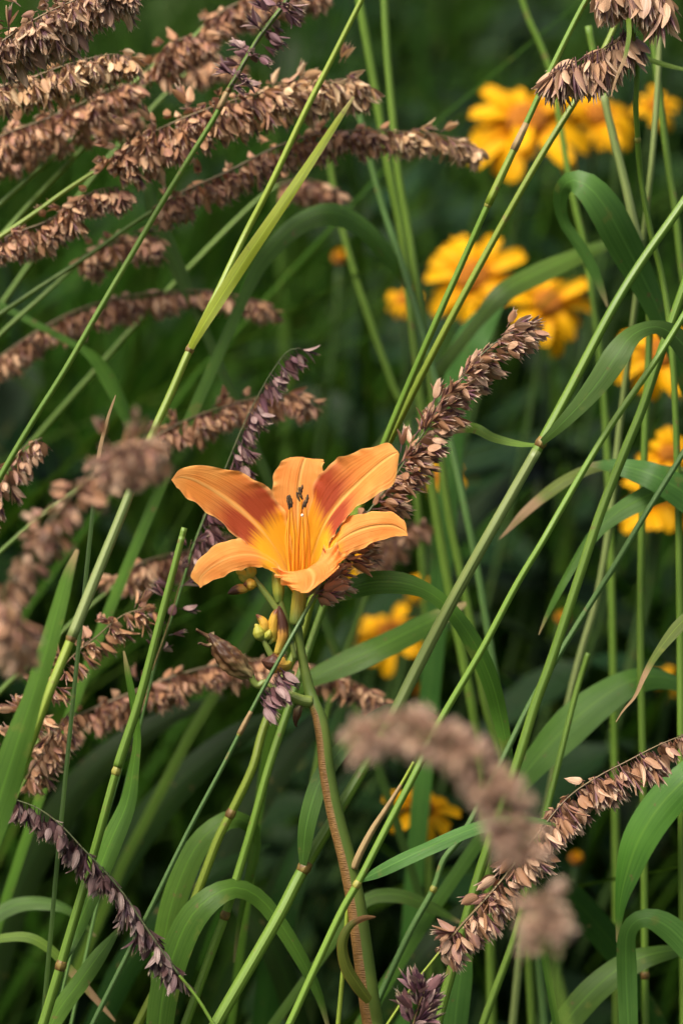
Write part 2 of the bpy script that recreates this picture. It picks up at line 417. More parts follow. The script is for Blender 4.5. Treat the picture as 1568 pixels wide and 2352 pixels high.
# ------------------------------------------------------------------ grass stalks
def stalk(label, pts, w0, w1, mat, nodes=(), head=None, leaves=(), sheaths=(), name='melic_grass_stalk', ground=True, group='melic grass stalks'):
    """pts (u, v, d) bottom to top; w0, w1 = culm thickness in picture units"""
    w3 = np.array([[*P(*x)] for x in pts])
    q = resample(crom(w3, 240), 120)
    t = q[0] - q[1]; t /= np.linalg.norm(t)
    g = to_ground(q[0], t)
    path = np.vstack([g, q])
    dm = sum(x[2] for x in pts) / len(pts)
    r0, r1 = S(w0, dm) / 2, S(w1, dm) / 2
    rad = np.r_[np.full(len(g), r0 * 1.05), np.linspace(r0, r1, len(q))]
    e = empty(name, tuple(g[0]), label, 'grass', group)
    tube('culm', path, rad, mat, e, 10)
    def near(u, v):
        k = np.argmin([(P(u, v, dm) - Vector(x)).length for x in q]); k = min(max(k, 1), len(q) - 2); return k
    for nd in nodes:
        k = near(nd[0], nd[1]); c = q[k]; T = q[k + 1] - q[k - 1]; T /= np.linalg.norm(T)
        r = r0 + (r1 - r0) * k / len(q); L = r * 0.8
        c = np.array(P(nd[0], nd[1], dm)) if False else c
        pp = [c + T * L * s for s in (-1.2, -.6, -.15, .25, .7, 1.3)]
        tube('node', pp, [r * x for x in (1.02, 1.10, 1.20, 1.17, 1.08, 1.02)], nd[2] if len(nd) > 2 else M_NODE, e, 10)
    for sh in sheaths:      # (u0,v0,u1,v1,mat,scale)
        a, b = sorted((near(sh[0], sh[1]), near(sh[2], sh[3]))); b = max(b, a + 3)
        pp = q[a:b + 1]; r = np.array([r0 + (r1 - r0) * k / len(q) for k in range(a, b + 1)])
        tt = np.linspace(0, 1, len(r)); r = r * (sh[5] - (sh[5] - 1.03) * tt ** 2)
        tube('leaf_sheath', pp, r, sh[4], e, 10)
    for lf in leaves:
        leaf(e, **lf)
    if head:
        hp = np.array([[*P(*x)] for x in head['pts']]); hq = resample(crom(hp, 80), 50)
        rr = S(head.get('rw', 7), dm) / 2
        tube('rachis', hq, np.linspace(rr, rr * 0.35, len(hq)), head.get('rmat', M_RACH), e, 6)
        R = random.Random(hash(label) % 100000 if False else sum(map(ord, label)))
        pl = head_places(hq, head['n'], head.get('g', 0.7), head.get('o', 0.7), head.get('f', 0.5), head.get('off', 0.004), R,
                         size=head.get('size', 1.0), t0=head.get('t0', 0.0), clump=head.get('clump', 0.5), side=head.get('side', (0, 0, 0)), gap=head.get('gap'))
        if head.get('joined'): put_spikelets(e, pl, head.get('mats', BRN), True)
        else:
            tp = head.get('tip')
            if tp:
                put_spikelets(e, [x for x in pl if x[5] > tp], GLD); pl = [x for x in pl if x[5] <= tp]
            R.shuffle(pl); put_spikelets(e, pl[:280], head.get('mats', BRN))
            if len(pl) > 280: put_spikelets(e, pl[280:], head.get('mats', BRN), True)
    return e

# ------------------------------------------------------------------ setting: ground and the mass of vegetation behind
def ground_mat():
    m, n = mat_new('soil_and_turf'); g = G(n); oc = g.n('ShaderNodeTexCoord').outputs['Object']
    a = g.noise(oc, 9.0, 6.0); b = g.noise(oc, 0.6, 3.0)
    col = g.mix(g.rng(a, 0.4, 0.62), (0.035, 0.028, 0.016), (0.035, 0.060, 0.018))
    far = g.mix(g.rng(b, 0.4, 0.6), (0.035, 0.070, 0.018), (0.050, 0.085, 0.022))
    col = g.mix(0.5, col, far); g.finish(col, 0.9, 0.1, 0, None, a, 0.8, 0.03); return m
gs = 150.0
N = 40
gx = np.sign(np.linspace(-1, 1, N)) * np.abs(np.linspace(-1, 1, N)) ** 3 * gs
gv = [(x, y, 0.0 + 0.012 * math.sin(9 * x) * math.cos(8 * y) * (abs(x) < 3 and abs(y) < 3) - 0.012) for y in gx for x in gx]
gf = [(j * N + i, j * N + i + 1, (j + 1) * N + i + 1, (j + 1) * N + i) for j in range(N - 1) for i in range(N - 1)]
go = link('ground', mesh_data('ground', gv, gf, None, [ground_mat()])); go['kind'] = 'structure'

def grass_mass(name, count, xr, yr, hr, wr, mat, seed, label, cat, lean=(0.25, 0.0), bend=0.35, dens=None, keep=None):
    r = np.random.default_rng(seed); V, F, U = [], [], []; o = 0; K = 8
    made = 0; tries = 0
    while made < count and tries < count * 6:
        tries += 1
        x, y = r.uniform(*xr), r.uniform(*yr)
        h = r.uniform(*hr) * r.uniform(.75, 1.1)
        if keep and not keep(x, y, h, r): continue
        w_ = r.uniform(*wr); az = r.uniform(0, 2 * math.pi)
        ld = np.array([lean[0] + r.normal(0, .22), lean[1] + r.normal(0, .16)])
        bd = np.array([math.cos(az), math.sin(az)]) * bend * r.uniform(.2, 1.5)
        t = np.linspace(0, 1, K)
        px = x + h * (ld[0] * t + bd[0] * t ** 2.4); py = y + h * (ld[1] * t + bd[1] * t ** 2.4)
        drop = np.linalg.norm(bd) * 0.45
        pz = h * (t - drop * t ** 3)
        c = np.stack([px, py, pz], 1); fa = r.uniform(0, math.pi); sd = np.array([math.cos(fa), math.sin(fa), 0])
        ww = w_ * np.minimum(1, (1 - t) * 2.2) ** 0.8 * (0.55 + 0.45 * np.minimum(1, t * 4)) + 0.0003
        tw = r.normal(0, 1.0)
        for k in range(K):
            a = tw * t[k]; s2 = sd * math.cos(a) + np.array([-sd[1], sd[0], 0]) * math.sin(a)
            V += [c[k] - s2 * ww[k] / 2, c[k] + np.array([0, 0, -0.12 * ww[k]]), c[k] + s2 * ww[k] / 2]; U += [(0, t[k]), (.5, t[k]), (1, t[k])]
        for k in range(K - 1):
            b = o + 3 * k; F += [(b, b + 1, b + 4, b + 3), (b + 1, b + 2, b + 5, b + 4)]
        o += 3 * K; made += 1
    ob = link(name, mesh_data(name, V, F, U, [mat])); ob['kind'] = 'stuff'; ob['label'] = label; ob['category'] = cat
    return ob
CX = CAM.x; CY = CAM.y
def fan(y, m=1.9): return 0.20 * (y - CY) / D0 * m + 0.05     # half width of the view at distance y
grass_mass('meadow_grass', 5200, (-2.4, 2.4), (0.75, 3.4), (0.55, 1.05), (0.006, 0.014), M_MASS, 3, 'blurred mass of tall green grass far behind the flowers', 'grass',
           keep=lambda x, y, h, r: abs(x) < fan(y, 2.6) and (x < 0.12 * y or r.random() < .55))
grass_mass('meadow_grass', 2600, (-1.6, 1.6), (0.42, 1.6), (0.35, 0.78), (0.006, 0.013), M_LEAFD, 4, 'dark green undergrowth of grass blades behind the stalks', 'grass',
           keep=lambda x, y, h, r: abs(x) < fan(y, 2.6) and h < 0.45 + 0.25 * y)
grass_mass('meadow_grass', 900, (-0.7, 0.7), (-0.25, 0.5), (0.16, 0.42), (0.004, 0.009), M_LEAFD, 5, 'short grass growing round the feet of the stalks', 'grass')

grass_mass('meadow_grass', 2600, (-2.2, 2.2), (-2.6, 0.9), (0.45, 0.9), (0.005, 0.011), M_MASS, 6, 'unseen tall meadow grass all round the stalks, added to block low ambient light', 'grass',
           keep=lambda x, y, h, r: abs(x) > max(0.62, fan(y, 1.0) + 0.42) or y < -1.75)  # meadow ring outside the view, added to block ambient light from the front
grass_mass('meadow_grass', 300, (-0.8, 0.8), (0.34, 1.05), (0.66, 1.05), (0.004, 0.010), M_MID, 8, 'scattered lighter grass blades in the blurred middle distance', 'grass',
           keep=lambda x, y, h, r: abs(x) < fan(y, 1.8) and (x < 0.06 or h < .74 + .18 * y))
# broad-leaved foliage (one mass of pointed toothed leaves on stems)
def ovate_arrays(L, W, curl, seed, nt_=9, ns=5, teeth=True):
    R = random.Random(seed); V, U, F = [], [], []
    for i in range(nt_):
        t = i / (nt_ - 1); hw = W / 2 * (math.sin(math.pi * t ** 0.72) ** 0.9 if 0 < t < 1 else 0.03)
        if teeth and 0 < i < nt_ - 1: hw *= 1.0 + (0.09 if i % 2 else -0.06)
        for k in range(ns):
            s = -1 + 2 * k / (ns - 1)
            V.append((hw * s, L * t, -curl * L * t * t + 0.10 * W * abs(s) + 0.02 * L * math.sin(9 * t + s))); U.append(((s + 1) / 2, t))
    for i in range(nt_ - 1):
        for k in range(ns - 1):
            a = i * ns + k; F.append((a, a + 1, a + ns + 1, a + ns))
    return np.array(V), F, U
OV = [ovate_arrays(1.0, 0.46, c, i) for i, c in enumerate((.12, .3, .5, .2))]
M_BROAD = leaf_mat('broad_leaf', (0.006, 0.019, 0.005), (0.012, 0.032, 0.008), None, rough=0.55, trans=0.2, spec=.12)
def foliage(name, spots, seed, label):
    R = random.Random(seed); V, F, U, o = [], [], [], 0
    for x, y, h in spots:
        lx, ly = R.gauss(0, .08), R.gauss(0, .06)
        nl = 7; az0 = R.uniform(0, 3.14)
        for i in range(nl * 2):
            z = h * (0.25 + 0.75 * (i // 2 + R.random() * .3) / nl); a = az0 + (i // 2) * 1.57 + (i % 2) * math.pi + R.gauss(0, .25)
            L = R.uniform(.075, .13) * (1.15 - .4 * z / h); v, f, u = OV[R.randrange(4)]
            m = (Matrix.Rotation(a, 3, 'Z') @ Matrix.Rotation(R.uniform(-.5, .5), 3, 'X') @ Matrix.Rotation(R.gauss(0, .3), 3, 'Y'))
            q = (v * L) @ np.array(m).T + np.array([x + lx * z / h, y + ly * z / h, z])
            V.append(q); U += u; F += [tuple(k + o for k in ff) for ff in f]; o += len(v)
        pv, pf, pu = tube_arrays([(x + lx * t, y + ly * t, h * t) for t in np.linspace(0, 1, 5)], [.003] * 5, 5)
        V.append(np.array(pv)); U += pu; F += [tuple(k + o for k in ff) for ff in pf]; o += len(pv)
    ob = link(name, mesh_data(name, np.vstack(V), F, U, [M_BROAD])); ob['kind'] = 'stuff'; ob['label'] = label; ob['category'] = 'foliage'
R = random.Random(11)
sp = []
while len(sp) < 150:
    y = R.uniform(.42, 2.3); x = R.uniform(-1.5, 1.5)
    if abs(x) < fan(y, 2.2) and (x > -0.02 or R.random() < .22): sp.append((x, y, R.uniform(.45, .72) + 0.10 * y))
foliage('background_foliage', sp, 12, 'dark mass of toothed broad leaves behind the right-hand stalks')

# ------------------------------------------------------------------ grass stalks and seed heads
def H(pts, n, **k): return dict(pts=pts, n=n, **k)
stalk('slim green stalk with a loose purple seed head crossing the thick brown heads',
      [(-30, 1160, .03), (0, 1098, .03), (75, 970, .03), (150, 850, .03), (230, 710, .03), (300, 590, .03), (370, 470, .03), (430, 372, .03), (490, 275, .03), (522, 213, .03), (560, 145, .03), (600, 80, .03), (660, 0, .03), (715, -90, .03)],
      15, 12, M_CULM, nodes=[(522, 213, M_NODE)], sheaths=[(500, 255, 522, 213, M_DRYSHEATH, 1.25)],
      head=H([(528, 200, .028), (560, 145, .028), (600, 80, .028), (660, 0, .028), (715, -90, .03), (760, -170, .03)], 74, mats=PUR, g=.35, o=.9, f=.25, off=.004, rmat=M_RACHG, clump=1.6))
stalk('stout yellow-green stalk with a long pale leaf running up beside it',
      [(-40, 1980, -.05), (0, 1885, -.05), (60, 1735, -.05), (110, 1600, -.05), (163, 1470, -.045), (225, 1315, -.04), (290, 1155, -.035), (345, 1010, -.03), (392, 905, -.025), (440, 795, -.02), (500, 672, -.01), (560, 545, .0), (620, 428, .0), (700, 258, .0), (765, 130, .0), (830, 0, .0), (880, -100, .0)],
      25, 13, M_CULMY, nodes=[(163, 1470), (440, 795, M_NODE)], sheaths=[(163, 1466, 345, 1015, M_CULMP, 1.18)],
      leaves=[dict(pts=[(438, 800, -.024, 14), (462, 755, -.024, 22), (502, 690, -.022, 29), (560, 600, -.02, 31), (640, 482, -.018, 26), (720, 362, -.012, 20), (770, 285, -.01, 15), (812, 222, -.008, 6)], mat=M_LEAFY, roll=.1, fold=.18)])
stalk('bright green stalk snapped off at its brown tip, a slender leaf beside it',
      [(80, 2420, .0), (100, 2352, .0), (140, 2219, .0), (150, 2184, .0), (215, 1964, .0), (270, 1764, .0), (320, 1610, .0), (370, 1420, .0), (400, 1305, .0), (424, 1212, .0)],
      25, 15, M_CULM, nodes=[(140, 2219, M_NODE), (268, 1770, M_NODEY)], sheaths=[(270, 1762, 420, 1230, M_CULM, 1.2)], name='grass_stalk',
      leaves=[dict(pts=[(143, 2215, .0, 12), (165, 2160, .006, 30), (205, 2060, .008, 42), (248, 1945, .01, 50), (290, 1850, .012, 40), (306, 1764, .013, 24), (314, 1690, .013, 17), (303, 1610, .012, 18), (292, 1550, .012, 14), (284, 1495, .012, 4)], mat=M_LEAF, roll=.3, roll2=.9)])
crisp = stalk('thin blue-green stalk carrying the crisp brown seed head behind the daylily petals',
      [(190, 2405, -.01), (215, 2349, -.01), (295, 2189, -.01), (345, 2089, -.01), (430, 1915, -.01), (510, 1764, -.01), (552, 1682, -.01), (600, 1590, -.01), (660, 1480, -.008), (720, 1372, .0)],
      13, 9, M_CULMB, nodes=[(550, 1690, M_NODEY)], sheaths=[(552, 1686, 577, 1635, M_DRYSHEATH, 1.35)],
      head=H([(720, 1372, .0), (755, 1310, .012), (800, 1240, .022), (850, 1170, .026), (900, 1105, .024), (945, 1035, .02), (985, 975, .018), (1030, 905, .016), (1080, 840, .014), (1140, 785, .012), (1190, 757, .01), (1216, 752, .01)],
             270, mats=CRI, g=.36, o=.52, f=.46, off=.0068, rw=8, clump=.7, side=(.30, 0, -.10), size=1.08, rmat=M_RACHG))
# the lowest tuft of the same head hangs below the flower
_R = random.Random(5)
put_spikelets(crisp, head_places(resample(crom(np.array([[*P(*x)] for x in [(596, 1606, -.012), (612, 1582, -.013), (630, 1556, -.013), (646, 1532, -.012)]]), 40), 40), 28, .62, .35, .0, .005, _R, size=1.0, side=(.5, -.05, -.1)), PUR)
stalk('green stalk with a brown ringed joint, bearing wide pale spikelets above the yellow daisies',
      [(400, 2420, .03), (440, 2314, .03), (500, 2149, .03), (515, 2109, .03), (575, 1914, .03), (617, 1764, .03), (665, 1620, .035), (735, 1415, .045), (800, 1240, .045), (885, 1010, .035), (1000, 740, .02), (1060, 605, .015), (1120, 470, .01), (1200, 300, .01), (1262, 165, .01), (1345, 0, .01), (1390, -60, .01)],
      22, 13, M_CULM, nodes=[(514, 2110), (1119, 472, M_NODEY)], sheaths=[(1121, 468, 1195, 312, M_CULMY, 1.3), (1176, 352, 1198, 306, M_DRYSHEATH, 1.3)],
      head=H([(1375, -30, .01), (1410, -50, .01), (1450, -45, .01), (1490, -30, .01), (1530, 0, .012)], 60, mats=TAN, g=1.4, o=.6, f=.1, off=.009, size=1.65))
stalk('pale green stalk leaning beside its twin up to the wide pale spikelets',
      [(290, 2420, .035), (320, 2349, .035), (400, 2190, .035), (460, 2034, .035), (500, 1929, .035), (530, 1869, .035), (580, 1764, .035), (610, 1660, .04), (690, 1468, .05), (721, 1368, .05), (800, 1210, .05), (900, 1000, .04), (1010, 780, .03), (1150, 520, .025), (1250, 345, .025), (1330, 215, .03), (1390, 105, .04), (1440, -10, .05), (1480, -110, .05)],
      23, 14, M_CULMY, nodes=[(529, 1871)])
stalk('thick pale-lit stalk with a leafy joint beneath the daylily and a curled leaf higher up',
      [(470, 2400, .0), (510, 2329, .0), (635, 2114, .005), (695, 1999, .01), (784, 1850, .015), (840, 1755, .02), (900, 1650, .02), (960, 1530, .02), (1030, 1395, .015), (1110, 1250, .01), (1175, 1135, .01), (1240, 1020, .01), (1300, 910, .012), (1400, 720, .015), (1470, 605, .02), (1568, 465, .025), (1640, 350, .03)],
      30, 20, M_CULM, nodes=[(694, 2001, M_NODE), (1239, 1022, M_NODE)], sheaths=[(880, 1685, 1232, 1034, M_CULMP, 1.12)],
      leaves=[dict(pts=[(695, 1999, .008, 10), (697, 1950, .006, 30), (706, 1880, .004, 42), (735, 1790, .006, 42), (790, 1712, .012, 38), (850, 1655, .03, 34), (905, 1628, .045, 34), (960, 1632, .06, 24), (1005, 1650, .07, 6)], mat=M_LEAFB, roll=.3, roll2=.7),
              dict(pts=[(1241, 1018, .008, 14), (1280, 982, .0, 26), (1330, 930, -.004, 40), (1380, 868, -.006, 54), (1415, 815, -.006, 60), (1450, 770, -.002, 44), (1500, 750, .008, 30), (1545, 768, .015, 44), (1585, 815, .02, 50), (1640, 900, .025, 40), (1680, 1000, .03, 6)], mat=M_LEAFB, roll=.1, roll2=.6, fold=.12),
              dict(pts=[(1238, 1021, .01, 6), (1210, 1021, .015, 10), (1175, 1016, .02, 16), (1130, 1004, .025, 20), (1090, 984, .03, 24), (1050, 985, .045, 22), (1015, 1005, .06, 8)], mat=M_LEAFT, roll=.6, roll2=-.4)])
stalk('slim stalk with a striped leaf reaching right behind the blurred foreground head',
      [(630, 2420, -.01), (665, 2352, -.01), (725, 2220, -.01), (784, 2094, -.01), (826, 2020, -.01), (880, 1915, -.008), (959, 1764, -.005), (1000, 1674, .0), (1104, 1496, .0), (1184, 1346, .0), (1244, 1246, .0), (1284, 1176, .002), (1384, 1005, .005), (1484, 858, .008), (1540, 772, .01), (1600, 670, .012), (1650, 570, .015)],
      18, 15, M_CULM, nodes=[(825, 2022, M_NODEY)],
      leaves=[dict(pts=[(826, 2023, -.01, 8), (865, 2003, -.012, 26), (930, 1970, -.014, 32), (1000, 1938, -.014, 32), (1080, 1905, -.012, 30), (1160, 1885, -.01, 26), (1240, 1885, -.005, 14), (1290, 1900, 0, 3)], mat=M_LEAFB, roll=.5, fold=.3)])
stalk('sturdy green stalk slanting across the dark leaves under the right-hand curled leaf',
      [(985, 2420, .02), (1009, 2329, .02), (1069, 2114, .02), (1109, 1979, .02), (1184, 1761, .02), (1229, 1616, .02), (1264, 1521, .02), (1324, 1341, .02), (1379, 1176, .02), (1434, 1036, .02), (1474, 938, .02), (1519, 803, .02), (1568, 663, .02), (1630, 482, .02)],
      25, 21, M_CULM)
stalk('bluish slim stalk crossing the sturdy green stalk in a narrow X',
      [(815, 2420, .03), (844, 2352, .03), (934, 2154, .03), (994, 2044, .03), (1019, 1974, .03), (1064, 1914, .03), (1144, 1764, .032), (1214, 1621, .034), (1269, 1526, .034), (1349, 1396, .034), (1409, 1301, .032), (1484, 1176, .03), (1568, 1040, .03), (1640, 920, .03)],
      16, 13, M_CULMB, nodes=[(994, 2046, M_NODEY)])
stalk('stalk fragment with a dry yellow sheath standing beside the daylily scape',
      [(770, 2420, .0), (790, 2200, .004), (800, 2060, .004), (815, 1988, .0), (850, 1915, -.002), (885, 1860, -.003), (925, 1795, -.003), (950, 1750, -.003)], 12, 8, M_CULMY, name='grass_stalk',
      sheaths=[(812, 1992, 920, 1803, M_DRYSHEATH, 1.9)], nodes=[(813, 1990, M_NODE)])
stalk('straight upright green stalk with a brown joint, rising behind the nodding tan seed head',
      [(1482, 2420, .09), (1480, 2250, .09), (1478, 2000, .09), (1475, 1760, .09), (1470, 1500, .09), (1472, 1250, .09), (1480, 1000, .09), (1490, 760, .09), (1484, 632, .085), (1454, 510, .08), (1433, 416, .08), (1406, 309, .08), (1384, 215, .08), (1360, 110, .08), (1350, 60, .08)],
      18, 17, M_CULM, nodes=[(1477, 2235, M_NODE), (1476, 597, M_NODE)], sheaths=[(1470, 575, 1384, 215, M_CULMP, 1.2)], name='grass_stalk')
stalk('jointed green stalk arching over into a drooping head of wide tan spikelets',
      [(1570, 2420, .06), (1566, 2000, .06), (1562, 1600, .06), (1558, 1250, .06), (1550, 950, .06), (1538, 760, .06), (1518, 632, .06), (1494, 537, .055), (1470, 403, .05), (1462, 295, .04), (1459, 242, .035), (1462, 160, .03), (1458, 85, .025)],
      22, 12, M_CULM, nodes=[(1462, 297, M_NODEY)],
      head=H([(1458, 85, .025), (1440, 72, .022), (1415, 95, .015), (1380, 118, .01), (1340, 135, .006), (1300, 150, .004), (1262, 168, .002)], 72, mats=TAN, g=1.3, o=.6, f=.12, off=.005, size=1.6, rw=5),
      leaves=[dict(pts=[(1456, 95, .02, 8), (1442, 40, .01, 12), (1443, 80, .0, 11), (1434, 130, -.004, 9), (1412, 185, -.006, 6), (1402, 222, -.006, 2)], mat=M_LEAFT, roll=.4),
              dict(pts=[(1458, 118, .04, 5), (1495, 138, .042, 11), (1540, 152, .044, 10), (1600, 166, .046, 4), (1650, 190, .05, 2)], mat=M_LEAFT, roll=.5)])
stalk('hazy pale stalk behind the sturdy one, leaning right among the dark leaves',
      [(1170, 2420, .12), (1205, 2100, .12), (1265, 1800, .12), (1304, 1616, .12), (1334, 1496, .12), (1369, 1376, .12), (1399, 1201, .12), (1420, 1000, .12), (1445, 800, .11), (1470, 600, .10), (1494, 390, .09), (1508, 215, .09), (1516, 27, .09), (1522, -60, .09)], 20, 13, M_CULMP, name='grass_stalk')
stalk('blurred green stalk at the far right edge, leaning left at the top',
      [(1640, 2420, .1), (1630, 1800, .1), (1610, 1200, .1), (1590, 800, .1), (1564, 617, .1), (1548, 470, .1), (1537, 403, .1), (1518, 255, .1), (1500, 100, .1), (1485, -60, .1)], 20, 16, M_CULM, name='grass_stalk')
stalk('out-of-focus stalk in front of the double yellow daisy, leaning left',
      [(1415, 2420, .2), (1412, 1900, .2), (1402, 1300, .2), (1388, 950, .2), (1362, 700, .2), (1341, 564, .2), (1322, 483, .2), (1298, 362, .2), (1269, 188, .2), (1242, 107, .2), (1212, 40, .2), (1180, -60, .2)], 18, 14, M_CULM, name='grass_stalk')
for lab, pp, w0, w1, mt in (
    ('soft-focus stalk leaning left behind the paired stalks, the leftmost of three', [(1130, 2420, .16), (1120, 2000, .16), (1095, 1700, .16), (1060, 1500, .16), (1035, 1376, .16), (1000, 1176, .16), (975, 1000, .16), (950, 780, .16), (925, 560, .16), (890, 380, .16), (860, 200, .16), (830, 30, .16), (815, -60, .16)], 24, 20, M_CULM),
    ('soft-focus stalk leaning left behind the paired stalks, the middle of three', [(1225, 2420, .15), (1200, 2000, .15), (1154, 1760, .15), (1114, 1620, .15), (1080, 1430, .15), (1054, 1300, .15), (1029, 1176, .15), (1005, 1000, .15), (985, 850, .15), (960, 680, .15), (940, 540, .15), (915, 400, .15), (900, 250, .15), (888, 110, .15), (880, -60, .15)], 21, 18, M_CULM),
    ('soft-focus stalk leaning left, rightmost of three behind the leaning twins', [(1255, 2420, .13), (1210, 1950, .13), (1169, 1764, .13), (1154, 1676, .13), (1124, 1476, .13), (1094, 1300, .13), (1069, 1176, .13), (1030, 1000, .135), (980, 800, .14), (920, 600, .145), (880, 480, .15), (840, 330, .15), (815, 210, .15)], 20, 15, M_CULMB),
    ('faint thin stalk in the dark gap left of the yellow daisies', [(990, 2420, .26), (985, 1900, .26), (975, 1400, .26), (940, 1000, .26), (900, 880, .26), (850, 740, .26), (800, 580, .26), (770, 450, .26), (745, 300, .26)], 17, 13, M_CULM)):
    stalk(lab, pp, w0, w1, mt, name='grass_stalk', nodes=[(1182, 1735, M_NODE)] if 'rightmost' in lab else ())
stalk('green stalk passing behind the blurred foreground head, leaning right',
      [(1085, 2460, .05), (1109, 2352, .05), (1184, 2144, .05), (1230, 1960, .05), (1270, 1800, .055), (1320, 1600, .06), (1350, 1500, .06)], 20, 13, M_CULM, name='grass_stalk')
# --- sharp heads low in the picture
stalk('thin stem with a long nodding tan seed head over the lower right leaves',
      [(840, 2430, -.01), (890, 2352, -.01), (950, 2262, -.01), (1008, 2188, -.01)], 8, 6, M_CULMY,
      head=H([(1008, 2188, -.01), (1055, 2130, -.01), (1110, 2070, -.01), (1165, 2005, -.008), (1230, 1920, -.005), (1300, 1835, 0), (1370, 1785, 0), (1440, 1748, 0), (1510, 1712, 0), (1568, 1690, 0), (1640, 1675, 0)],
             285, mats=CRI, g=.85, o=.58, f=.2, off=.0062, size=1.12, rw=7, clump=.8, side=(.2, 0, 0)))
stalk('dark stem with a drooping deep purple seed head low beside the arching leaves',
      [(540, 2430, -.018), (490, 2352, -.018), (455, 2295, -.018), (412, 2240, -.018)], 9, 7, M_CULM,
      head=H([(412, 2240, -.018), (380, 2195, -.018), (335, 2130, -.018), (285, 2055, -.018), (240, 2000, -.018), (190, 1948, -.018), (140, 1895, -.018), (90, 1858, -.018), (40, 1838, -.018), (5, 1828, -.018)],
             135, mats=DRK, g=1.25, o=.48, f=.06, off=.0036, size=1.08, rw=7, clump=1.0, rmat=M_RACHG))
stalk('short stem with a dull pinkish tuft of spikelets low beside the daylily scape',
      [(900, 2520, -.02), (925, 2430, -.02), (945, 2360, -.02)], 6, 5, M_CULMY,
      head=H([(945, 2370, -.02), (955, 2330, -.02), (965, 2300, -.02), (975, 2275, -.02)], 22, mats=PUR, g=-.2, o=.8, f=.6, off=.004, size=1.25))
stalk('slender mauve seed head on a narrow stem rising behind the left daylily petal',
      [(150, 2420, .07), (230, 2050, .07), (300, 1760, .065), (360, 1520, .06), (405, 1390, .06), (450, 1240, .055), (500, 1120, .05)], 9, 6, M_CULMB,
      head=H([(440, 1270, .055), (480, 1165, .05), (520, 1070, .05), (560, 975, .05), (600, 895, .05), (635, 838, .05), (662, 806, .05), (690, 800, .05)], 88, mats=PUR, g=.75, o=.38, f=.12, off=.0045, size=.95, rw=5, side=(.38, 0, 0), rmat=M_RACHG))
stalk('dry dark wisp of sparse purple spikelets behind the snapped stalk',
      [(110, 2420, .05), (200, 2050, .05), (290, 1730, .05), (350, 1540, .05)], 8, 5, M_CULMB,
      head=H([(350, 1540, .05), (375, 1470, .05), (400, 1390, .05), (425, 1300, .05), (440, 1240, .05)], 14, mats=PUR, g=.3, o=.6, f=.5, off=.003, size=.9, rw=4))
# --- brown heads on the left
def lefthead(label, culm, hp, n, mats=BRN, cm=M_CULM, w=(14, 9), **k):
    return stalk(label, culm, w[0], w[1], cm, head=H(hp, int(n * 1.45), mats=mats, **{'size': 1.0, **k, 'off': k['off'] * .72}))
lefthead('stubby crisp brown seed head with spiky fringe, topmost of those on the left', [(-260, 620, -.02), (-170, 420, -.02), (-90, 230, -.02), (-30, 120, -.02)],
         [(-30, 120, -.02), (20, 85, -.02), (80, 45, -.02), (150, 10, -.02), (220, -15, -.02), (300, -40, -.02)], 210, TAN, g=.8, o=.65, f=.25, off=.016, clump=.6, size=1.15)
lefthead('golden brown seed head with pale spikelets, pointing at the loose purple head', [(-240, 560, .06), (-150, 380, .06), (-70, 250, .06)],
         [(-70, 225, .06), (0, 200, .06), (80, 175, .06), (150, 150, .06), (215, 132, .06), (262, 125, .06), (300, 135, .06)], 165, GLD, g=.85, o=.6, f=.25, off=.0105, size=1.1)
lefthead('dull brown blurred seed head just below the golden one', [(-240, 700, .11), (-150, 520, .11), (-60, 380, .11)],
         [(-60, 345, .11), (20, 305, .11), (100, 275, .11), (180, 240, .11), (250, 205, .11), (310, 190, .11)], 190, BRN, g=.85, o=.62, f=.25, off=.011)
lefthead('second dull brown seed head, lying under the blurred one', [(-240, 720, .14), (-150, 560, .14), (-60, 420, .14)],
         [(-60, 375, .14), (30, 345, .14), (110, 305, .14), (190, 275, .14), (260, 262, .14), (318, 268, .14)], 170, BRN, g=.85, o=.6, f=.25, off=.009)
lefthead('broad russet seed head with pale tip, longest of those on the left', [(-60, 585, .07), (0, 545, .07), (80, 490, .07), (160, 432, .07), (248, 375, .07)],
         [(248, 372, .07), (300, 335, .07), (370, 295, .07), (450, 260, .07), (530, 232, .07), (610, 212, .075), (690, 198, .08), (760, 186, .08), (810, 182, .08), (842, 195, .08)], 290, BRN, tip=.62, cm=M_CULMY, w=(13, 10), g=.85, o=.72, f=.22, off=.016, clump=.5, size=1.12)
lefthead('ragged russet seed head hanging under the yellow stem of the longest head', [(-260, 900, .075), (-170, 740, .075), (-90, 600, .075)],
         [(-90, 590, .075), (-20, 558, .075), (50, 530, .075), (115, 505, .075), (170, 465, .075), (230, 435, .075), (290, 430, .075)], 180, BRN, g=.85, o=.55, f=.25, off=.0085)
lefthead('long arching brown seed head whose pale tip points at the big yellow daisy', [(-50, 750, .1), (0, 722, .1), (100, 655, .1), (200, 590, .1), (290, 525, .1), (350, 485, .1)],
         [(350, 480, .1), (420, 440, .1), (500, 405, .1), (570, 370, .1), (640, 335, .1), (720, 310, .1), (800, 300, .1), (880, 300, .1), (960, 305, .1), (1030, 315, .1), (1080, 330, .1), (1098, 345, .1)], 290, BRN, tip=.72, cm=M_CULM, w=(12, 9), g=.8, o=.58, f=.25, off=.009)
lefthead('slim brown seed head arching over the dark hollow left of centre', [(-240, 1150, .17), (-150, 990, .17), (-60, 880, .17)],
         [(-60, 870, .17), (0, 820, .17), (80, 765, .17), (160, 720, .17), (240, 692, .17), (320, 676, .17), (400, 668, .17), (480, 668, .17), (550, 680, .17), (610, 695, .17), (630, 710, .17)], 210, BRN, g=.85, o=.52, f=.25, off=.0062)
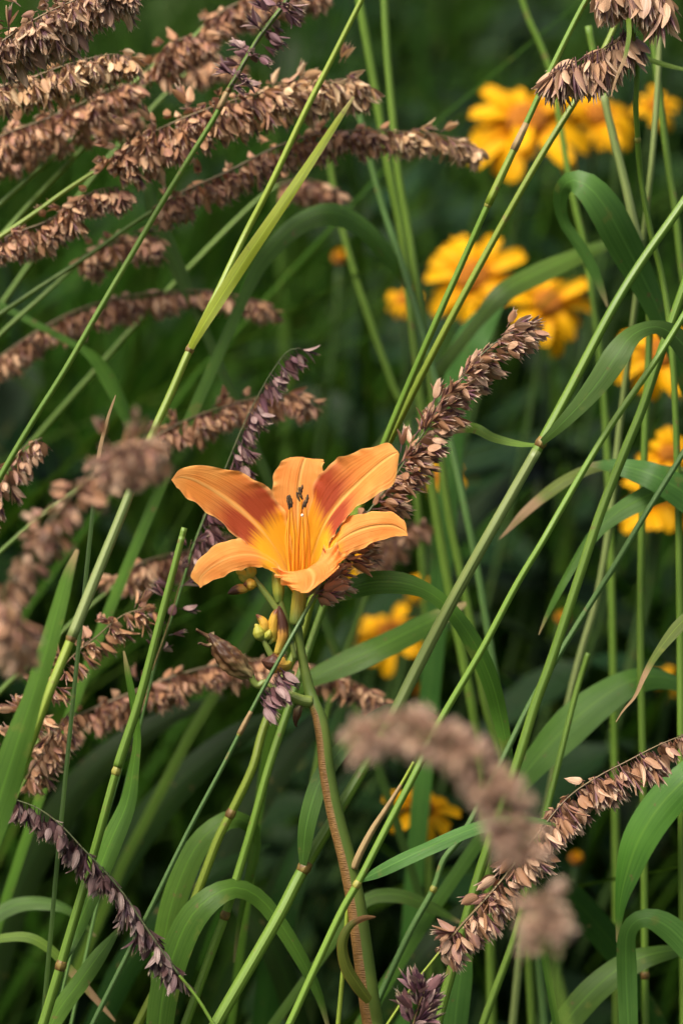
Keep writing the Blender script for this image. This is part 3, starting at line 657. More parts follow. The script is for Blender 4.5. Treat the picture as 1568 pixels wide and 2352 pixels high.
lefthead('short dim russet seed head between the long arching heads', [(-120, 900, .14), (0, 770, .14), (110, 670, .14), (185, 600, .14)],
         [(185, 595, .14), (240, 560, .14), (300, 545, .14), (365, 545, .14)], 90, BRN, g=.85, o=.6, f=.25, off=.009)
lefthead('thick hazy brown seed head bent low in front of the stout yellow-green stalk', [(-260, 2100, -.20), (-200, 1850, -.20), (-130, 1620, -.20), (-60, 1470, -.20)],
         [(-60, 1470, -.20), (0, 1370, -.20), (60, 1280, -.20), (120, 1190, -.20), (190, 1110, -.19), (260, 1050, -.18), (320, 1025, -.24), (345, 1060, -.17)], 230, CRI, g=.7, o=.6, f=.3, off=.0095, joined=True, size=.82)
lefthead('hazy hanging seed head at the left edge below the thick bent one', [(-200, 2150, -.24), (-150, 1850, -.24), (-90, 1560, -.24), (-50, 1400, -.17)],
         [(-50, 1390, -.24), (-10, 1360, -.24), (20, 1390, -.24), (35, 1440, -.24), (40, 1490, -.17)], 60, CRI, g=1.0, o=.5, f=.2, off=.007, joined=True)
lefthead('brown seed head stretching behind the slender mauve one', [(-200, 1500, .12), (-60, 1330, .12), (90, 1190, .12), (230, 1090, .12)],
         [(230, 1085, .12), (300, 1035, .12), (370, 995, .12), (440, 960, .12), (510, 935, .12), (580, 915, .12), (650, 905, .12), (712, 925, .12)], 210, BRN, g=.8, o=.6, f=.25, off=.0085)
lefthead('small dim seed head peeping out left of the lowest daylily petal', [(-60, 1650, .15), (80, 1510, .15), (200, 1400, .15), (265, 1345, .15)],
         [(265, 1335, .15), (320, 1295, .15), (380, 1275, .15), (440, 1262, .15), (520, 1240, .15)], 100, BRN, g=.85, o=.6, f=.25, off=.008)
lefthead('brown seed head passing behind the daylily scape, dipping to a blunt tip', [(-160, 2000, .13), (-60, 1860, .13), (30, 1760, .13), (90, 1700, .13)],
         [(90, 1700, .13), (150, 1660, .13), (220, 1625, .13), (300, 1592, .13), (380, 1560, .13), (460, 1535, .13), (540, 1520, .13), (620, 1515, .13), (700, 1525, .13), (770, 1545, .13), (830, 1575, .13), (888, 1615, .13)], 290, BRN, g=.85, o=.55, f=.25, off=.0075)
lefthead('open rusty seed head with splayed spikelets behind the stout yellow-green stalk', [(-120, 2050, .05), (-40, 1860, .05), (20, 1730, .05)],
         [(20, 1725, .05), (60, 1650, .05), (110, 1575, .05), (165, 1510, .05), (225, 1460, .05), (280, 1415, .05), (345, 1392, .05)], 70, BRN, g=.45, o=.75, f=.3, off=.008, clump=2.0)
lefthead('loose mauve-brown cluster low behind the stout yellow-green stalk', [(-100, 2150, .06), (-10, 1930, .06), (60, 1790, .06)],
         [(60, 1790, .06), (95, 1730, .06), (130, 1675, .06), (165, 1630, .06)], 50, BRN, g=.9, o=.6, f=.1, off=.008, clump=1.0, side=(.3, 0, 0))
lefthead('small purplish seed head half cut by the slim crossing stalk at the left edge', [(-160, 1560, .05), (-100, 1350, .05), (-60, 1220, .05)],
         [(-60, 1215, .05), (-20, 1130, .05), (20, 1070, .05), (60, 1025, .05), (98, 1005, .05)], 50, CRI, g=.8, o=.5, f=.2, off=.007)
lefthead('dim brown seed head hanging from a green stem between the topmost heads', [(-100, 560, .12), (100, 380, .12), (240, 250, .12), (360, 145, .12)],
         [(350, 150, .12), (385, 110, .12), (430, 85, .12), (480, 92, .12)], 90, BRN, g=.85, o=.6, f=.25, off=.010)
lefthead('blurred brown seed head at the upper rim behind the loose purple head', [(60, 480, .14), (220, 310, .14), (360, 170, .14), (470, 60, .14)],
         [(470, 55, .14), (520, 20, .14), (580, -5, .14), (660, -25, .14), (740, -20, .14)], 150, BRN, g=.85, o=.6, f=.25, off=.010)
lefthead('faint short seed head in the shade under the dim hanging one', [(60, 620, .19), (220, 400, .19), (340, 260, .19), (430, 165, .19)],
         [(430, 160, .19), (470, 135, .19), (510, 135, .19), (545, 150, .19)], 60, BRN, g=.85, o=.6, f=.25, off=.007)
lefthead('faint brown seed head just under the long arching head with the pale tip', [(300, 760, .2), (450, 600, .2), (580, 470, .2), (640, 425, .2)],
         [(640, 425, .2), (690, 412, .2), (735, 420, .2), (775, 440, .2)], 55, BRN, g=.85, o=.52, f=.25, off=.006)
lefthead('dark brown blurred seed head hidden behind the crisp head and right daylily sepal', [(700, 1900, .2), (760, 1600, .2), (830, 1400, .2), (860, 1310, .2)],
         [(850, 1310, .2), (890, 1240, .2), (930, 1205, .2), (980, 1200, .2)], 60, BRN, g=.85, o=.52, f=.25, off=.007)
# --- blurred foreground head
stalk('large soft blurred seed head bowed in front of everything near the lower daisies',
      [(1330, 2500, -.33), (1300, 2352, -.33), (1270, 2230, -.33), (1255, 2150, -.33)], 22, 14, M_CULM,
      head=H([(1262, 2185, -.33), (1252, 2120, -.33), (1238, 2050, -.33), (1212, 1990, -.33), (1180, 1912, -.33), (1135, 1825, -.33), (1075, 1745, -.33), (1010, 1700, -.33), (940, 1682, -.33), (870, 1685, -.33), (810, 1712, -.33)], 560, mats=PNK, g=.25, o=.75, f=.2, off=.0028, joined=True, rw=7, size=.70, gap=(.18, .27)))

# ------------------------------------------------------------------ single leaves
for lab, pts, m, r1, r2 in (
    ('arched green blade hooping over the dark gap beside the long pale leaf', [(560, 680, .12, 26), (600, 600, .12, 36), (680, 515, .12, 48), (760, 487, .12, 50), (835, 520, .13, 44), (895, 590, .14, 34), (945, 670, .15, 12)], M_LEAF, .5, .8),
    ('broad grey-green blade folded over at its bend, its thin tip hanging', [(1540, 790, .09, 30), (1505, 700, .08, 52), (1462, 612, .07, 70), (1425, 540, .06, 80), (1392, 480, .055, 80), (1350, 428, .055, 66), (1308, 414, .06, 46), (1284, 450, .075, 34), (1290, 505, .085, 26), (1318, 548, .085, 26), (1350, 598, .085, 26), (1374, 650, .085, 20), (1394, 705, .085, 5)], M_LEAFB, .5, .3),
    ('blurred blade slanting right between the two lower yellow daisies', [(1090, 745, .16, 28), (1150, 675, .16, 46), (1230, 628, .17, 48), (1310, 592, .18, 40), (1390, 562, .19, 24), (1440, 548, .19, 6)], M_LEAF, .4, .6),
    ('wide hazy blade standing under the blurred slanting blade', [(1040, 1000, .2, 50), (1050, 900, .2, 76), (1070, 800, .2, 80), (1110, 735, .2, 60), (1160, 680, .2, 10)], M_LEAFB, .3, .5),
    ('green blade bowing left behind the thick stalk to the crisp seed head', [(1172, 1765, .035, 18), (1150, 1650, .035, 36), (1128, 1565, .03, 42), (1090, 1480, .025, 42), (1040, 1407, .022, 36), (985, 1360, .022, 36), (920, 1338, .022, 50), (850, 1338, .024, 54), (800, 1354, .03, 46), (755, 1378, .04, 14)], M_LEAF, .35, .2),
    ('blurred green blade crossing the low yellow daisy beside the daylily', [(575, 2000, .13, 18), (605, 1780, .12, 24), (640, 1640, .11, 28), (695, 1570, .1, 34), (780, 1527, .1, 54), (860, 1490, .1, 58), (940, 1450, .11, 54), (1010, 1415, .12, 40), (1070, 1385, .12, 8)], M_LEAF, .4, .5),
    ('wide arched blade sweeping right above the nodding tan seed head', [(1160, 1840, .1, 30), (1225, 1750, .1, 66), (1300, 1668, .1, 86), (1380, 1602, .1, 80), (1450, 1562, .1, 60), (1520, 1555, .11, 44), (1590, 1585, .12, 24), (1640, 1640, .12, 6)], M_LEAF, .35, .9),
    ('broad blade drooping at the right edge below the nodding tan head', [(1680, 1690, .05, 56), (1590, 1772, .04, 76), (1515, 1850, .04, 86), (1465, 1930, .04, 80), (1437, 2010, .04, 54), (1422, 2080, .04, 26), (1416, 2165, .04, 4)], M_LEAF, .2, .5),
    ('narrow twisted leaf with a withered white thread tip at the right edge', [(1650, 1345, 0, 12), (1568, 1425, 0, 28), (1535, 1462, 0, 26), (1500, 1510, 0, 16), (1475, 1555, 0, 12), (1455, 1600, 0, 8), (1430, 1630, 0, 5), (1413, 1658, 0, 2)], M_LEAFT, .2, 1.2),
    ('blurred broad blade running right in the low corner beneath the folded leaf', [(1260, 2400, .07, 50), (1310, 2330, .07, 62), (1370, 2265, .07, 64), (1430, 2218, .07, 58), (1500, 2190, .07, 44), (1600, 2175, .08, 10)], M_LEAF, .3, .6),
    ('upright blade folded over to the right near the low corner', [(1445, 2450, .04, 34), (1440, 2330, .04, 44), (1436, 2220, .04, 46), (1440, 2140, .035, 40), (1478, 2108, .03, 42), (1535, 2130, .03, 60), (1590, 2190, .03, 54), (1640, 2270, .03, 8)], M_LEAFB, .35, .1),
    ('pointed blade leaning right at the foot of the snapped stalk', [(85, 2430, .02, 26), (130, 2330, .02, 40), (180, 2260, .02, 42), (230, 2190, .02, 34), (268, 2140, .02, 12), (285, 2120, .02, 3)], M_LEAF, .35, .5),
    ('dim curved blade at the left edge above the pointed blade', [(-60, 2140, .1, 26), (20, 2085, .1, 34), (90, 2072, .1, 30), (160, 2090, .1, 20), (220, 2150, .1, 5)], M_LEAFB, .5, .8),
    ('withering brown-ended blade bending behind the pointed blade', [(-60, 2165, .06, 16), (50, 2150, .06, 22), (110, 2175, .06, 22), (160, 2225, .06, 20), (220, 2292, .06, 16), (265, 2345, .06, 4)], M_LEAFT, .3, .6),
    ('slim drying blade ending in the dark gap right of the crisp seed head', [(1440, 1068, .08, 16), (1370, 1072, .08, 22), (1310, 1095, .08, 26), (1250, 1135, .08, 26), (1200, 1180, .08, 20), (1165, 1218, .08, 9), (1146, 1238, .08, 2)], M_LEAFT, .4, .7),
    ('long wavy blade hanging leftward below the low right daisies', [(1680, 1080, .06, 46), (1590, 1100, .06, 52), (1500, 1132, .06, 52), (1430, 1168, .06, 44), (1375, 1212, .06, 30), (1330, 1270, .055, 22), (1290, 1340, .05, 18), (1255, 1410, .05, 10), (1236, 1458, .05, 2)], M_LEAF, .3, 1.0),
    ('broad blade slanting over the low right daisies', [(1690, 1240, .05, 50), (1590, 1145, .05, 72), (1500, 1092, .05, 62), (1425, 1070, .06, 40), (1350, 1066, .06, 8)], M_LEAFB, .4, .5),
    ('tall pale blade arching at the left side of the bottom leaves, behind its twin', [(372, 2420, .05, 44), (372, 2250, .05, 54), (380, 2140, .05, 58), (406, 2040, .05, 58), (450, 1945, .05, 54), (505, 1890, .05, 46), (550, 1880, .055, 38), (586, 1912, .065, 30), (582, 1980, .065, 24), (562, 2060, .065, 16), (546, 2150, .065, 10), (538, 2210, .065, 3)], M_LEAF, .2, .7),
    ('wide pale blade arching over to the right in front of its twin', [(360, 2430, .02, 58), (372, 2300, .02, 66), (396, 2200, .02, 70), (435, 2110, .02, 66), (490, 2056, .02, 54), (545, 2038, .025, 44), (600, 2065, .03, 40), (650, 2130, .03, 36), (700, 2215, .03, 30), (735, 2290, .03, 20), (760, 2380, .03, 5)], M_LEAF, .2, .7),
    ('upright bluish blade behind the base of the nodding tan head', [(1035, 2440, .06, 48), (1048, 2310, .06, 58), (1062, 2205, .06, 42), (1075, 2110, .06, 6)], M_LEAFB, .2, .4),
    ('dark blurred blade slanting down behind the nodding tan head', [(1460, 2260, .14, 40), (1400, 2160, .14, 66), (1330, 2080, .14, 70), (1260, 2010, .14, 50), (1200, 1960, .14, 8)], M_LEAFD, .4, .5),
    ('low arched blade behind the daylily scape with a dull tip', [(780, 2140, .09, 22), (839, 2066, .09, 30), (909, 2054, .09, 32), (984, 2080, .09, 28), (1060, 2120, .09, 6)], M_LEAF, .5, .7),
    ('ragged bright blade at the left edge in front of the hazy seed head', [(-60, 2010, -.07, 70), (0, 1830, -.07, 74), (45, 1690, -.07, 62), (75, 1600, -.07, 46), (105, 1500, -.07, 44), (135, 1390, -.07, 36), (155, 1320, -.07, 26), (178, 1262, -.07, 8)], M_LEAF, .1, .5),
    ('hanging blurred blade in the dark hollow under the slim arching head', [(190, 800, .15, 16), (225, 830, .15, 30), (260, 890, .15, 34), (290, 950, .15, 28), (315, 1010, .15, 16), (330, 1060, .15, 4)], M_LEAF, .4, .7),
    ('blurred upright blade between the long arching head and the pale leaf', [(455, 720, .17, 22), (420, 640, .17, 34), (385, 560, .17, 40), (355, 480, .17, 38), (340, 420, .17, 20), (332, 380, .17, 6)], M_LEAFB, .3, .5),
    ('dry brown thread-like leaf tip standing behind the stout yellow-green stalk', [(218, 1130, .0, 10), (228, 1040, .0, 9), (245, 970, .0, 7), (258, 930, .0, 5), (266, 908, .0, 2)], M_THREAD, .3, .5),
):
    grass_leaf(lab, pts, m, r1, r2)

# ------------------------------------------------------------------ yellow daisies (false sunflowers)
def ray_mat():
    m, n = mat_new('ray_yellow'); g = G(n); uvv, u, v = g.uv(); r = g.rand()
    st = g.noise(uvv, 1.0, 2.0, 12, 1.0)
    col = g.mix(g.rng(v, 0.0, 0.55), (0.62, 0.22, 0.002), (0.72, 0.37, 0.002))
    col = g.mix(g.rng(st, 0.45, 0.7, 0, 0.4), col, (0.62, 0.27, 0.002))
    hs = g.n('ShaderNodeHueSaturation'); g.l(col, hs.inputs['Color']); g.l(g.math('MULTIPLY_ADD', r, 0.25, 0.85), hs.inputs['Value'])
    g.finish(hs.outputs[0], 0.6, 0.12, 0.25, None, st, 0.5, 0.0006); return m
M_RAY = ray_mat()
M_DISC = plain('disc_orange', (0.30, 0.085, 0.006), (0.46, 0.17, 0.008), 380, 0.7, 0, 0.2, 0.8)
M_SEPAL = plain('sepal_green', (0.04, 0.09, 0.02), (0.07, 0.13, 0.03), 60)
def ray_arrays(curl, seed):
    R = random.Random(seed); V, U, F = [], [], []; nt_, ns = 8, 5
    for i in range(nt_):
        t = i / (nt_ - 1); hw = 0.165 * (0.35 + 0.65 * math.sin(math.pi * min(1, .12 + t * .62))) * (1 if t < .9 else .72)
        for k in range(ns):
            s = -1 + 2 * k / (ns - 1)
            y = 0.18 + 0.82 * t - (0.05 * abs(math.sin(s * 3.0)) if i == nt_ - 1 else 0)
            V.append((hw * s, y, 0.10 * math.sin(math.pi * t * .8) - curl * t * t + 0.025 * math.cos(s * 6) * (1 - t * .5) + 0.05 * abs(s))); U.append(((s + 1) / 2, t))
    for i in range(nt_ - 1):
        for k in range(ns - 1):
            a = i * ns + k; F.append((a, a + 1, a + ns + 1, a + ns))
    return mesh_data('ray_petal', V, F, U, [M_RAY])
RAYS = [ray_arrays(c, i) for i, c in enumerate((.05, .18, .32, .5))]
def dome_mesh():
    V, F = [], []; a, b = 9, 18
    for i in range(a + 1):
        t = i / a * math.pi / 2
        for k in range(b):
            an = 2 * math.pi * (k + .5 * (i % 2)) / b; rr = 0.24 * math.cos(t) * (1 + .05 * ((i + k) % 2)); V.append((rr * math.cos(an), rr * math.sin(an), 0.02 + 0.13 * math.sin(t) + .012 * ((i + k) % 2)))
    for i in range(a):
        for k in range(b): F.append((i * b + k, i * b + (k + 1) % b, (i + 1) * b + (k + 1) % b, (i + 1) * b + k))
    return mesh_data('disc', V, F, None, [M_DISC])
DOME = dome_mesh()
OVM = [mesh_data('leaf', v, f, u, [M_BROAD]) for v, f, u in OV]
def calyx_mesh():
    V, F = [], []; b = 12
    for r, z in ((.05, -.12), (.2, -.07), (.27, .0), (.2, .03)):
        for k in range(b): an = 2 * math.pi * k / b; V.append((r * math.cos(an), r * math.sin(an), z + .01 * (k % 2)))
    for i in range(3):
        for k in range(b): F.append((i * b + k, i * b + (k + 1) % b, (i + 1) * b + (k + 1) % b, (i + 1) * b + k))
    return mesh_data('calyx', V, F, None, [M_SEPAL])
CALYX = calyx_mesh()
def daisy(label, u, v, d, diam, up, side=0.0, rays=15, inner=9, seed=1, leaves=4, bud=False, lean=0.0):
    """up: 0 = facing the camera, 1 = facing the sky"""
    d += 0.10
    R = random.Random(seed); c = P(u, v, d); rad = S(diam, d) / 2
    nrm = (-FWD * (1 - up) + Vector((0, 0, 1)) * up + RGT * side).normalized()
    q0 = nrm.to_track_quat('Z', 'Y')
    base = Vector((c.x - 0.10 - lean + R.uniform(-.05, .05), c.y + R.uniform(0.0, .08), 0))
    e = empty('yellow_daisy_bud' if bud else 'yellow_daisy', base, label, 'flower bud' if bud else 'daisy', None if bud else 'yellow daisies')
    def part(name, me, loc, q, sc):
        o = bpy.data.objects.new(name, me); COL.objects.link(o); o.parent = e; o.location = Vector(loc) - base
        o.rotation_mode = 'QUATERNION'; o.rotation_quaternion = q; o.scale = (sc, sc, sc); return o
    if bud:
        part('disc', DOME, c, q0, rad * 3.4); part('calyx', CALYX, c, q0, rad * 3.4)
        for i in range(8):
            part('ray_petal', RAYS[0], c, q0 @ Quaternion((0, 0, 1), 6.283 * i / 8 + R.gauss(0, .1)) @ Quaternion((1, 0, 0), 1.0), rad * 1.1)
    else:
        part('disc', DOME, c + nrm * rad * .05, q0, rad * 1.3); part('calyx', CALYX, c - nrm * rad * .02, q0, rad * .9)
        for ring, cnt, tilt, sc in ((0, rays, -.06, 1.0), (1, inner // 3, .14, .9)):
            for i in range(cnt):
                a = 6.283 * (i + .5 * ring) / cnt + R.gauss(0, .07)
                part('ray_petal', RAYS[R.randrange(4) if ring == 0 else R.randrange(2)], c, q0 @ Quaternion((0, 0, 1), a) @ Quaternion((1, 0, 0), tilt + R.gauss(0, .17)), rad * sc * R.uniform(.86, 1.14))
    top = c - nrm * rad * .1
    b1 = top - nrm * .05 - Vector((0, 0, .12)); b2 = base + Vector((0, 0, .3))
    s = np.linspace(0, 1, 16)[:, None]
    path = (1 - s) ** 3 * np.array(base) + 3 * (1 - s) ** 2 * s * np.array(b2) + 3 * (1 - s) * s ** 2 * np.array(b1) + s ** 3 * np.array(top)
    tube('stem', path, np.linspace(.0024, .0017, 16), M_STEMD, e, 7)
    for i in range(leaves):
        k = 7 + i // 2 * 3 if 7 + i // 2 * 3 < 15 else 14
        a = R.uniform(0, .6) + (i // 2) * 1.57 + (i % 2) * math.pi
        q = Quaternion((0, 0, 1), a) @ Quaternion((1, 0, 0), R.uniform(-.4, .5))
        part('leaf', OVM[R.randrange(4)], path[k], q, R.uniform(.07, .11))
    return e
M_STEMD = culm_mat('daisy_stem', (0.05, 0.10, 0.025), (0.09, 0.16, 0.04))
daisy('largest yellow daisy with a dark orange disc, next to the tan drooping spikelets', 1208, 285, .33, 300, .52, -.05, 17, 11, 1, lean=.02)
daisy('yellow daisy overlapping the right side of the largest one', 1372, 268, .36, 190, .5, .1, 15, 8, 2)
daisy('small yellow daisy near the top right stalks', 1505, 245, .36, 110, .45, .2, 12, 5, 3, 2)
daisy('orange-tinted daisy bud between the upper right daisies', 1425, 280, .4, 44, .6, 0, seed=4, leaves=2, bud=True)
daisy('full yellow daisy behind the paired leaning stalks', 1085, 640, .32, 235, .35, -.1, 17, 13, 5)
daisy('little yellow daisy at the left of the full one', 925, 690, .34, 90, .4, -.3, 11, 4, 6, 2)
daisy('yellow daisy with a dark orange disc under the blurred slanting blade', 1255, 700, .30, 215, .45, .1, 15, 6, 7)
daisy('yellow daisy behind the curled leaf at the right edge, petals drooping', 1515, 815, .22, 225, .35, .0, 13, 3, 8)
daisy('yellow daisy with reddish centre beside the broad slanting blade', 1535, 1045, .2, 140, .3, -.1, 14, 5, 9)
daisy('yellow daisy half hidden under the broad slanting blade', 1500, 1150, .22, 190, .55, .0, 13, 3, 10)
daisy('small yellow daisy showing past the crisp seed head', 1012, 1095, .34, 110, .5, .1, 12, 4, 11)
daisy('small yellow daisy tucked behind the right daylily sepal', 838, 1290, .30, 105, .4, .1, 11, 4, 12)
daisy('small yellow daisy above the blurred green blade', 965, 1345, .33, 90, .5, .1, 11, 4, 13, 2)
daisy('dim yellow daisy crossed by the blurred green blade', 895, 1455, .33, 185, .62, .0, 14, 6, 14)
daisy('low yellow daisy between the foreground head and the yellow sheath', 965, 1858, .12, 175, .6, .15, 14, 7, 15)
daisy('dim small yellow daisy behind the wide arched blade', 1535, 1565, .33, 95, .5, .0, 11, 3, 16, 2)
daisy('round yellow bud in the dark gap left of the full daisy', 780, 592, .42, 40, .5, 0, seed=17, leaves=2, bud=True)
daisy('yellow-green bud beside the sturdy stalk among the dark leaves', 1290, 1420, .34, 36, .5, 0, seed=18, leaves=4, bud=True)
daisy('yellow bud below the nodding tan head', 1322, 1972, .22, 40, .5, 0, seed=19, leaves=4, bud=True)
daisy('yellow bud behind the thick pale-lit stalk', 962, 1588, .36, 40, .5, 0, seed=20, leaves=4, bud=True)

# ------------------------------------------------------------------ the daylily
def petal_mat(name, band):
    m, n = mat_new(name); g = G(n); uvv, u, v = g.uv(); oc = g.n('ShaderNodeTexCoord').outputs['Object']
    ax = g.math('MULTIPLY', g.math('ABSOLUTE', g.math('SUBTRACT', u, 0.5)), 2.0)
    st = g.noise(uvv, 1.0, 3.0, 30, 1.3); st2 = g.noise(uvv, 1.0, 2.0, 11, 1.0); pt = g.noise(oc, 90.0, 3.0)
    wv = g.math('ADD', v, g.math('MULTIPLY', g.math('SUBTRACT', st, 0.5), 0.13))
    wv = g.math('ADD', wv, g.math('MULTIPLY', ax, -0.05))
    body = g.mix(g.rng(pt, 0.35, 0.68), (0.91, 0.295, 0.046), (0.95, 0.385, 0.078))
    body = g.mix(g.rng(st, 0.42, 0.66, 0, 0.30), body, (0.80, 0.22, 0.034))
    vn = g.noise(uvv, 1.0, 2.0, 64, 0.8); body = g.mix(g.rng(vn, 0.50, 0.64, 0, 0.26), body, (0.70, 0.15, 0.030))
    body = g.mix(g.rng(v, 0.72, 1.0, 0, 0.55), body, (0.90, 0.42, 0.10))
    throat = g.mix(g.rng(v, 0.05, 0.40), (0.84, 0.43, 0.006), (0.97, 0.43, 0.008))
    col = g.mix(g.rng(wv, 0.34, 0.46), throat, body)
    if band > 0:
        b1 = g.rng(wv, 0.32, 0.46); b2 = g.rng(wv, 0.40, 0.70, 1.0, 0.0)
        bf = g.math('MULTIPLY', g.math('MULTIPLY', b1, b2), g.rng(ax, 0.05, 0.16, 0.05, 1.0))
        bf = g.math('MULTIPLY', bf, g.math('MULTIPLY_ADD', st2, 0.7, 0.62), clamp=True)
        col = g.mix(g.math('MULTIPLY', bf, band, clamp=True), col, (0.40, 0.052, 0.012))
    rib = g.rng(ax, 0.01, 0.09, 0.65, 0.0); rib = g.math('MULTIPLY', rib, g.rng(v, 0.15, 0.45))
    col = g.mix(rib, col, (0.93, 0.50, 0.135))
    ed = g.rng(g.math('ADD', ax, g.math('MULTIPLY', pt, 0.1)), 0.93, 1.05, 0, 0.6); col = g.mix(ed, col, (0.93, 0.53, 0.16))
    hgt = g.math('ADD', g.math('MULTIPLY', g.math('ADD', st, vn), 0.6), g.math('MULTIPLY', g.rng(ax, 0.0, 0.10, 1.0, 0.0), -1.0))
    g.finish(col, 0.55, 0.25, 0.36, g.mix(0.35, col, (0.95, 0.42, 0.04)), hgt, 0.45, 0.0012, 0.15); return m
M_PET = petal_mat('petal_orange', 1.45); M_SEP = petal_mat('sepal_orange', 0.12)
M_TUBE = bud_mat('flower_tube', (0.13, 0.17, 0.028), (0.33, 0.28, 0.030), (0.42, 0.30, 0.03), 0.6, 1.2, 0.2)
M_FIL = bud_mat('filament', (0.95, 0.44, 0.012), (0.92, 0.34, 0.02), (0.90, 0.36, 0.03), 0.6, 1.0, 0.2)
M_ANT = plain('anther', (0.020, 0.012, 0.008), (0.10, 0.055, 0.015), 700, 0.7)
M_STIG = plain('stigma', (0.75, 0.66, 0.5), (0.8, 0.72, 0.6), 300)
def ZF(x, y, w_):
    """flower close-up coordinates (1568 wide close-up); w_ = towards the camera, same unit"""
    k = 0.4028; return P(344.5 + x * k, 976 + y * k, -w_ * k * PX)
def tepal(name, parent, L, Mid, Rr, mat, seed, ruffle=1.0, n=84, m=31):
    A = [crom(np.array([[*ZF(*p)] for p in line]), n) for line in (L, Mid, Rr)]
    R = random.Random(seed); ph = [R.uniform(0, 6.28) for _ in range(6)]
    V, U, F = [], [], []
    for i in range(n):
        t = i / (n - 1); a, b, c = A[0][i], A[1][i], A[2][i]
        w_ = np.linalg.norm(c - a)
        i0, i1 = max(i - 1, 0), min(i + 1, n - 1); T = A[1][i1] - A[1][i0]; T /= np.linalg.norm(T) + 1e-12
        N_ = np.cross(c - a, T); N_ /= np.linalg.norm(N_) + 1e-12
        if N_.dot(np.array(FWD)) > 0: N_ = -N_
        for k in range(m):
            s = -1 + 2 * k / (m - 1)
            # smooth curve through left edge, midrib, right edge
            q = a * (s * (s - 1) / 2) + b * (1 - s * s) + c * (s * (s + 1) / 2)
            env = math.sin(math.pi * min(1, t * 1.02)) ** .6 if 0 < t < 1 else 0
            e_ = abs(s) ** 5 * env * min(1, max(0, (t - .22) * 4))
            sg = 0 if s < 0 else 1
            rf = (math.sin(34 * t + ph[sg]) * .55 + math.sin(61 * t + ph[2 + sg]) * .45 + math.sin(103 * t + ph[4 + sg]) * .4)
            q = q + N_ * (ruffle * .0011 * rf * e_) + (c - a) / (w_ + 1e-9) * (s * ruffle * .0006 * math.sin(47 * t + ph[sg]) * e_)
            q = q + N_ * (-.00055 * math.exp(-(s / .06) ** 2) * env + .00007 * math.sin(s * 26 + 2 * math.sin(3 * t)) * env * (1 - abs(s)))
            q = q + N_ * (.0009 * math.sin(2.2 * s + 5 * t + ph[3]) * env)
            V.append(q); U.append(((s + 1) / 2, t))
    for i in range(n - 1):
        for k in range(m - 1):
            a = i * m + k; F.append((a, a + 1, a + m + 1, a + m))
    return mk(name, V, F, U, mat, parent)
def Z2(x, y, w_=0.0): return P(402 + x * .2929, 1292 + y * .2929, -w_ * .2929 * PX)
scape_px = [(868, 2430, .008), (856, 2352, .008), (848, 2300, .006), (832, 2180, .005), (818, 2080, .004), (798, 1980, .003), (772, 1880, .002), (752, 1780, .001), (743, 1700, .0), (734, 1650, .0), (722, 1618, .001), (712, 1590, .003), (700, 1540, .004), (690, 1490, .004), (683, 1432, .003)]
sp3 = np.array([[*P(*x)] for x in scape_px]); sq = resample(crom(sp3, 160), 80)
t = sq[0] - sq[1]; t /= np.linalg.norm(t); gq = to_ground(sq[0], t)
lily = empty('daylily', tuple(gq[0]), 'orange daylily in full bloom with buds, a withered bloom and a brown-streaked stem', 'daylily')
def scape_mat():
    m, n = mat_new('scape'); g = G(n); uvv, u, v = g.uv(); oc = g.n('ShaderNodeTexCoord').outputs['Object']
    pt = g.noise(oc, 40.0, 3.0); gr = g.mix(g.rng(pt, .35, .65), (0.080, 0.130, 0.018), (0.130, 0.180, 0.028))
    # rough brown fibrous strip down one side, ends below the fork
    d = g.math('ABSOLUTE', g.math('SUBTRACT', u, 0.82))
    no = g.noise(uvv, 1.0, 3.0, 6, 60)
    side = g.rng(g.math('ADD', d, g.math('MULTIPLY', g.math('SUBTRACT', no, .5), .10)), 0.15, 0.21, 1.0, 0.0)
    side = g.math('MULTIPLY', side, g.rng(v, 0.945, 0.955, 1.0, 0.0))
    wv = g.n('ShaderNodeTexWave', wave_type='BANDS', bands_direction='Y'); mp = g.n('ShaderNodeMapping'); g.l(uvv, mp.inputs[0]); mp.inputs['Scale'].default_value = (1.5, 300, 1); g.l(mp.outputs[0], wv.inputs[0])
    wv.inputs['Scale'].default_value = 1.0; wv.inputs['Distortion'].default_value = 6.0; wv.inputs['Detail'].default_value = 2; wv.inputs['Detail Scale'].default_value = 3
    br = g.mix(g.math('MULTIPLY', wv.outputs[1], g.rng(no, .3, .7)), (0.17, 0.085, 0.022), (0.30, 0.165, 0.050))
    col = g.mix(side, gr, br)
    bp = g.math('MULTIPLY', wv.outputs[1], side)
    g.finish(col, 0.5, 0.4, 0.06, None, bp, 0.35, 0.0008); return m
M_SCAPE = scape_mat()
path = np.vstack([gq, sq]); wpx = np.interp(np.linspace(0, 1, len(sq)), [0, .3, .6, .72, .76, .80, .9, 1], [50, 46, 38, 34, 34, 30, 22, 19])
rad = np.r_[np.full(len(gq), S(52) / 2), [S(x) / 2 for x in wpx]]
tube('scape', path, rad, M_SCAPE, lily, 20)
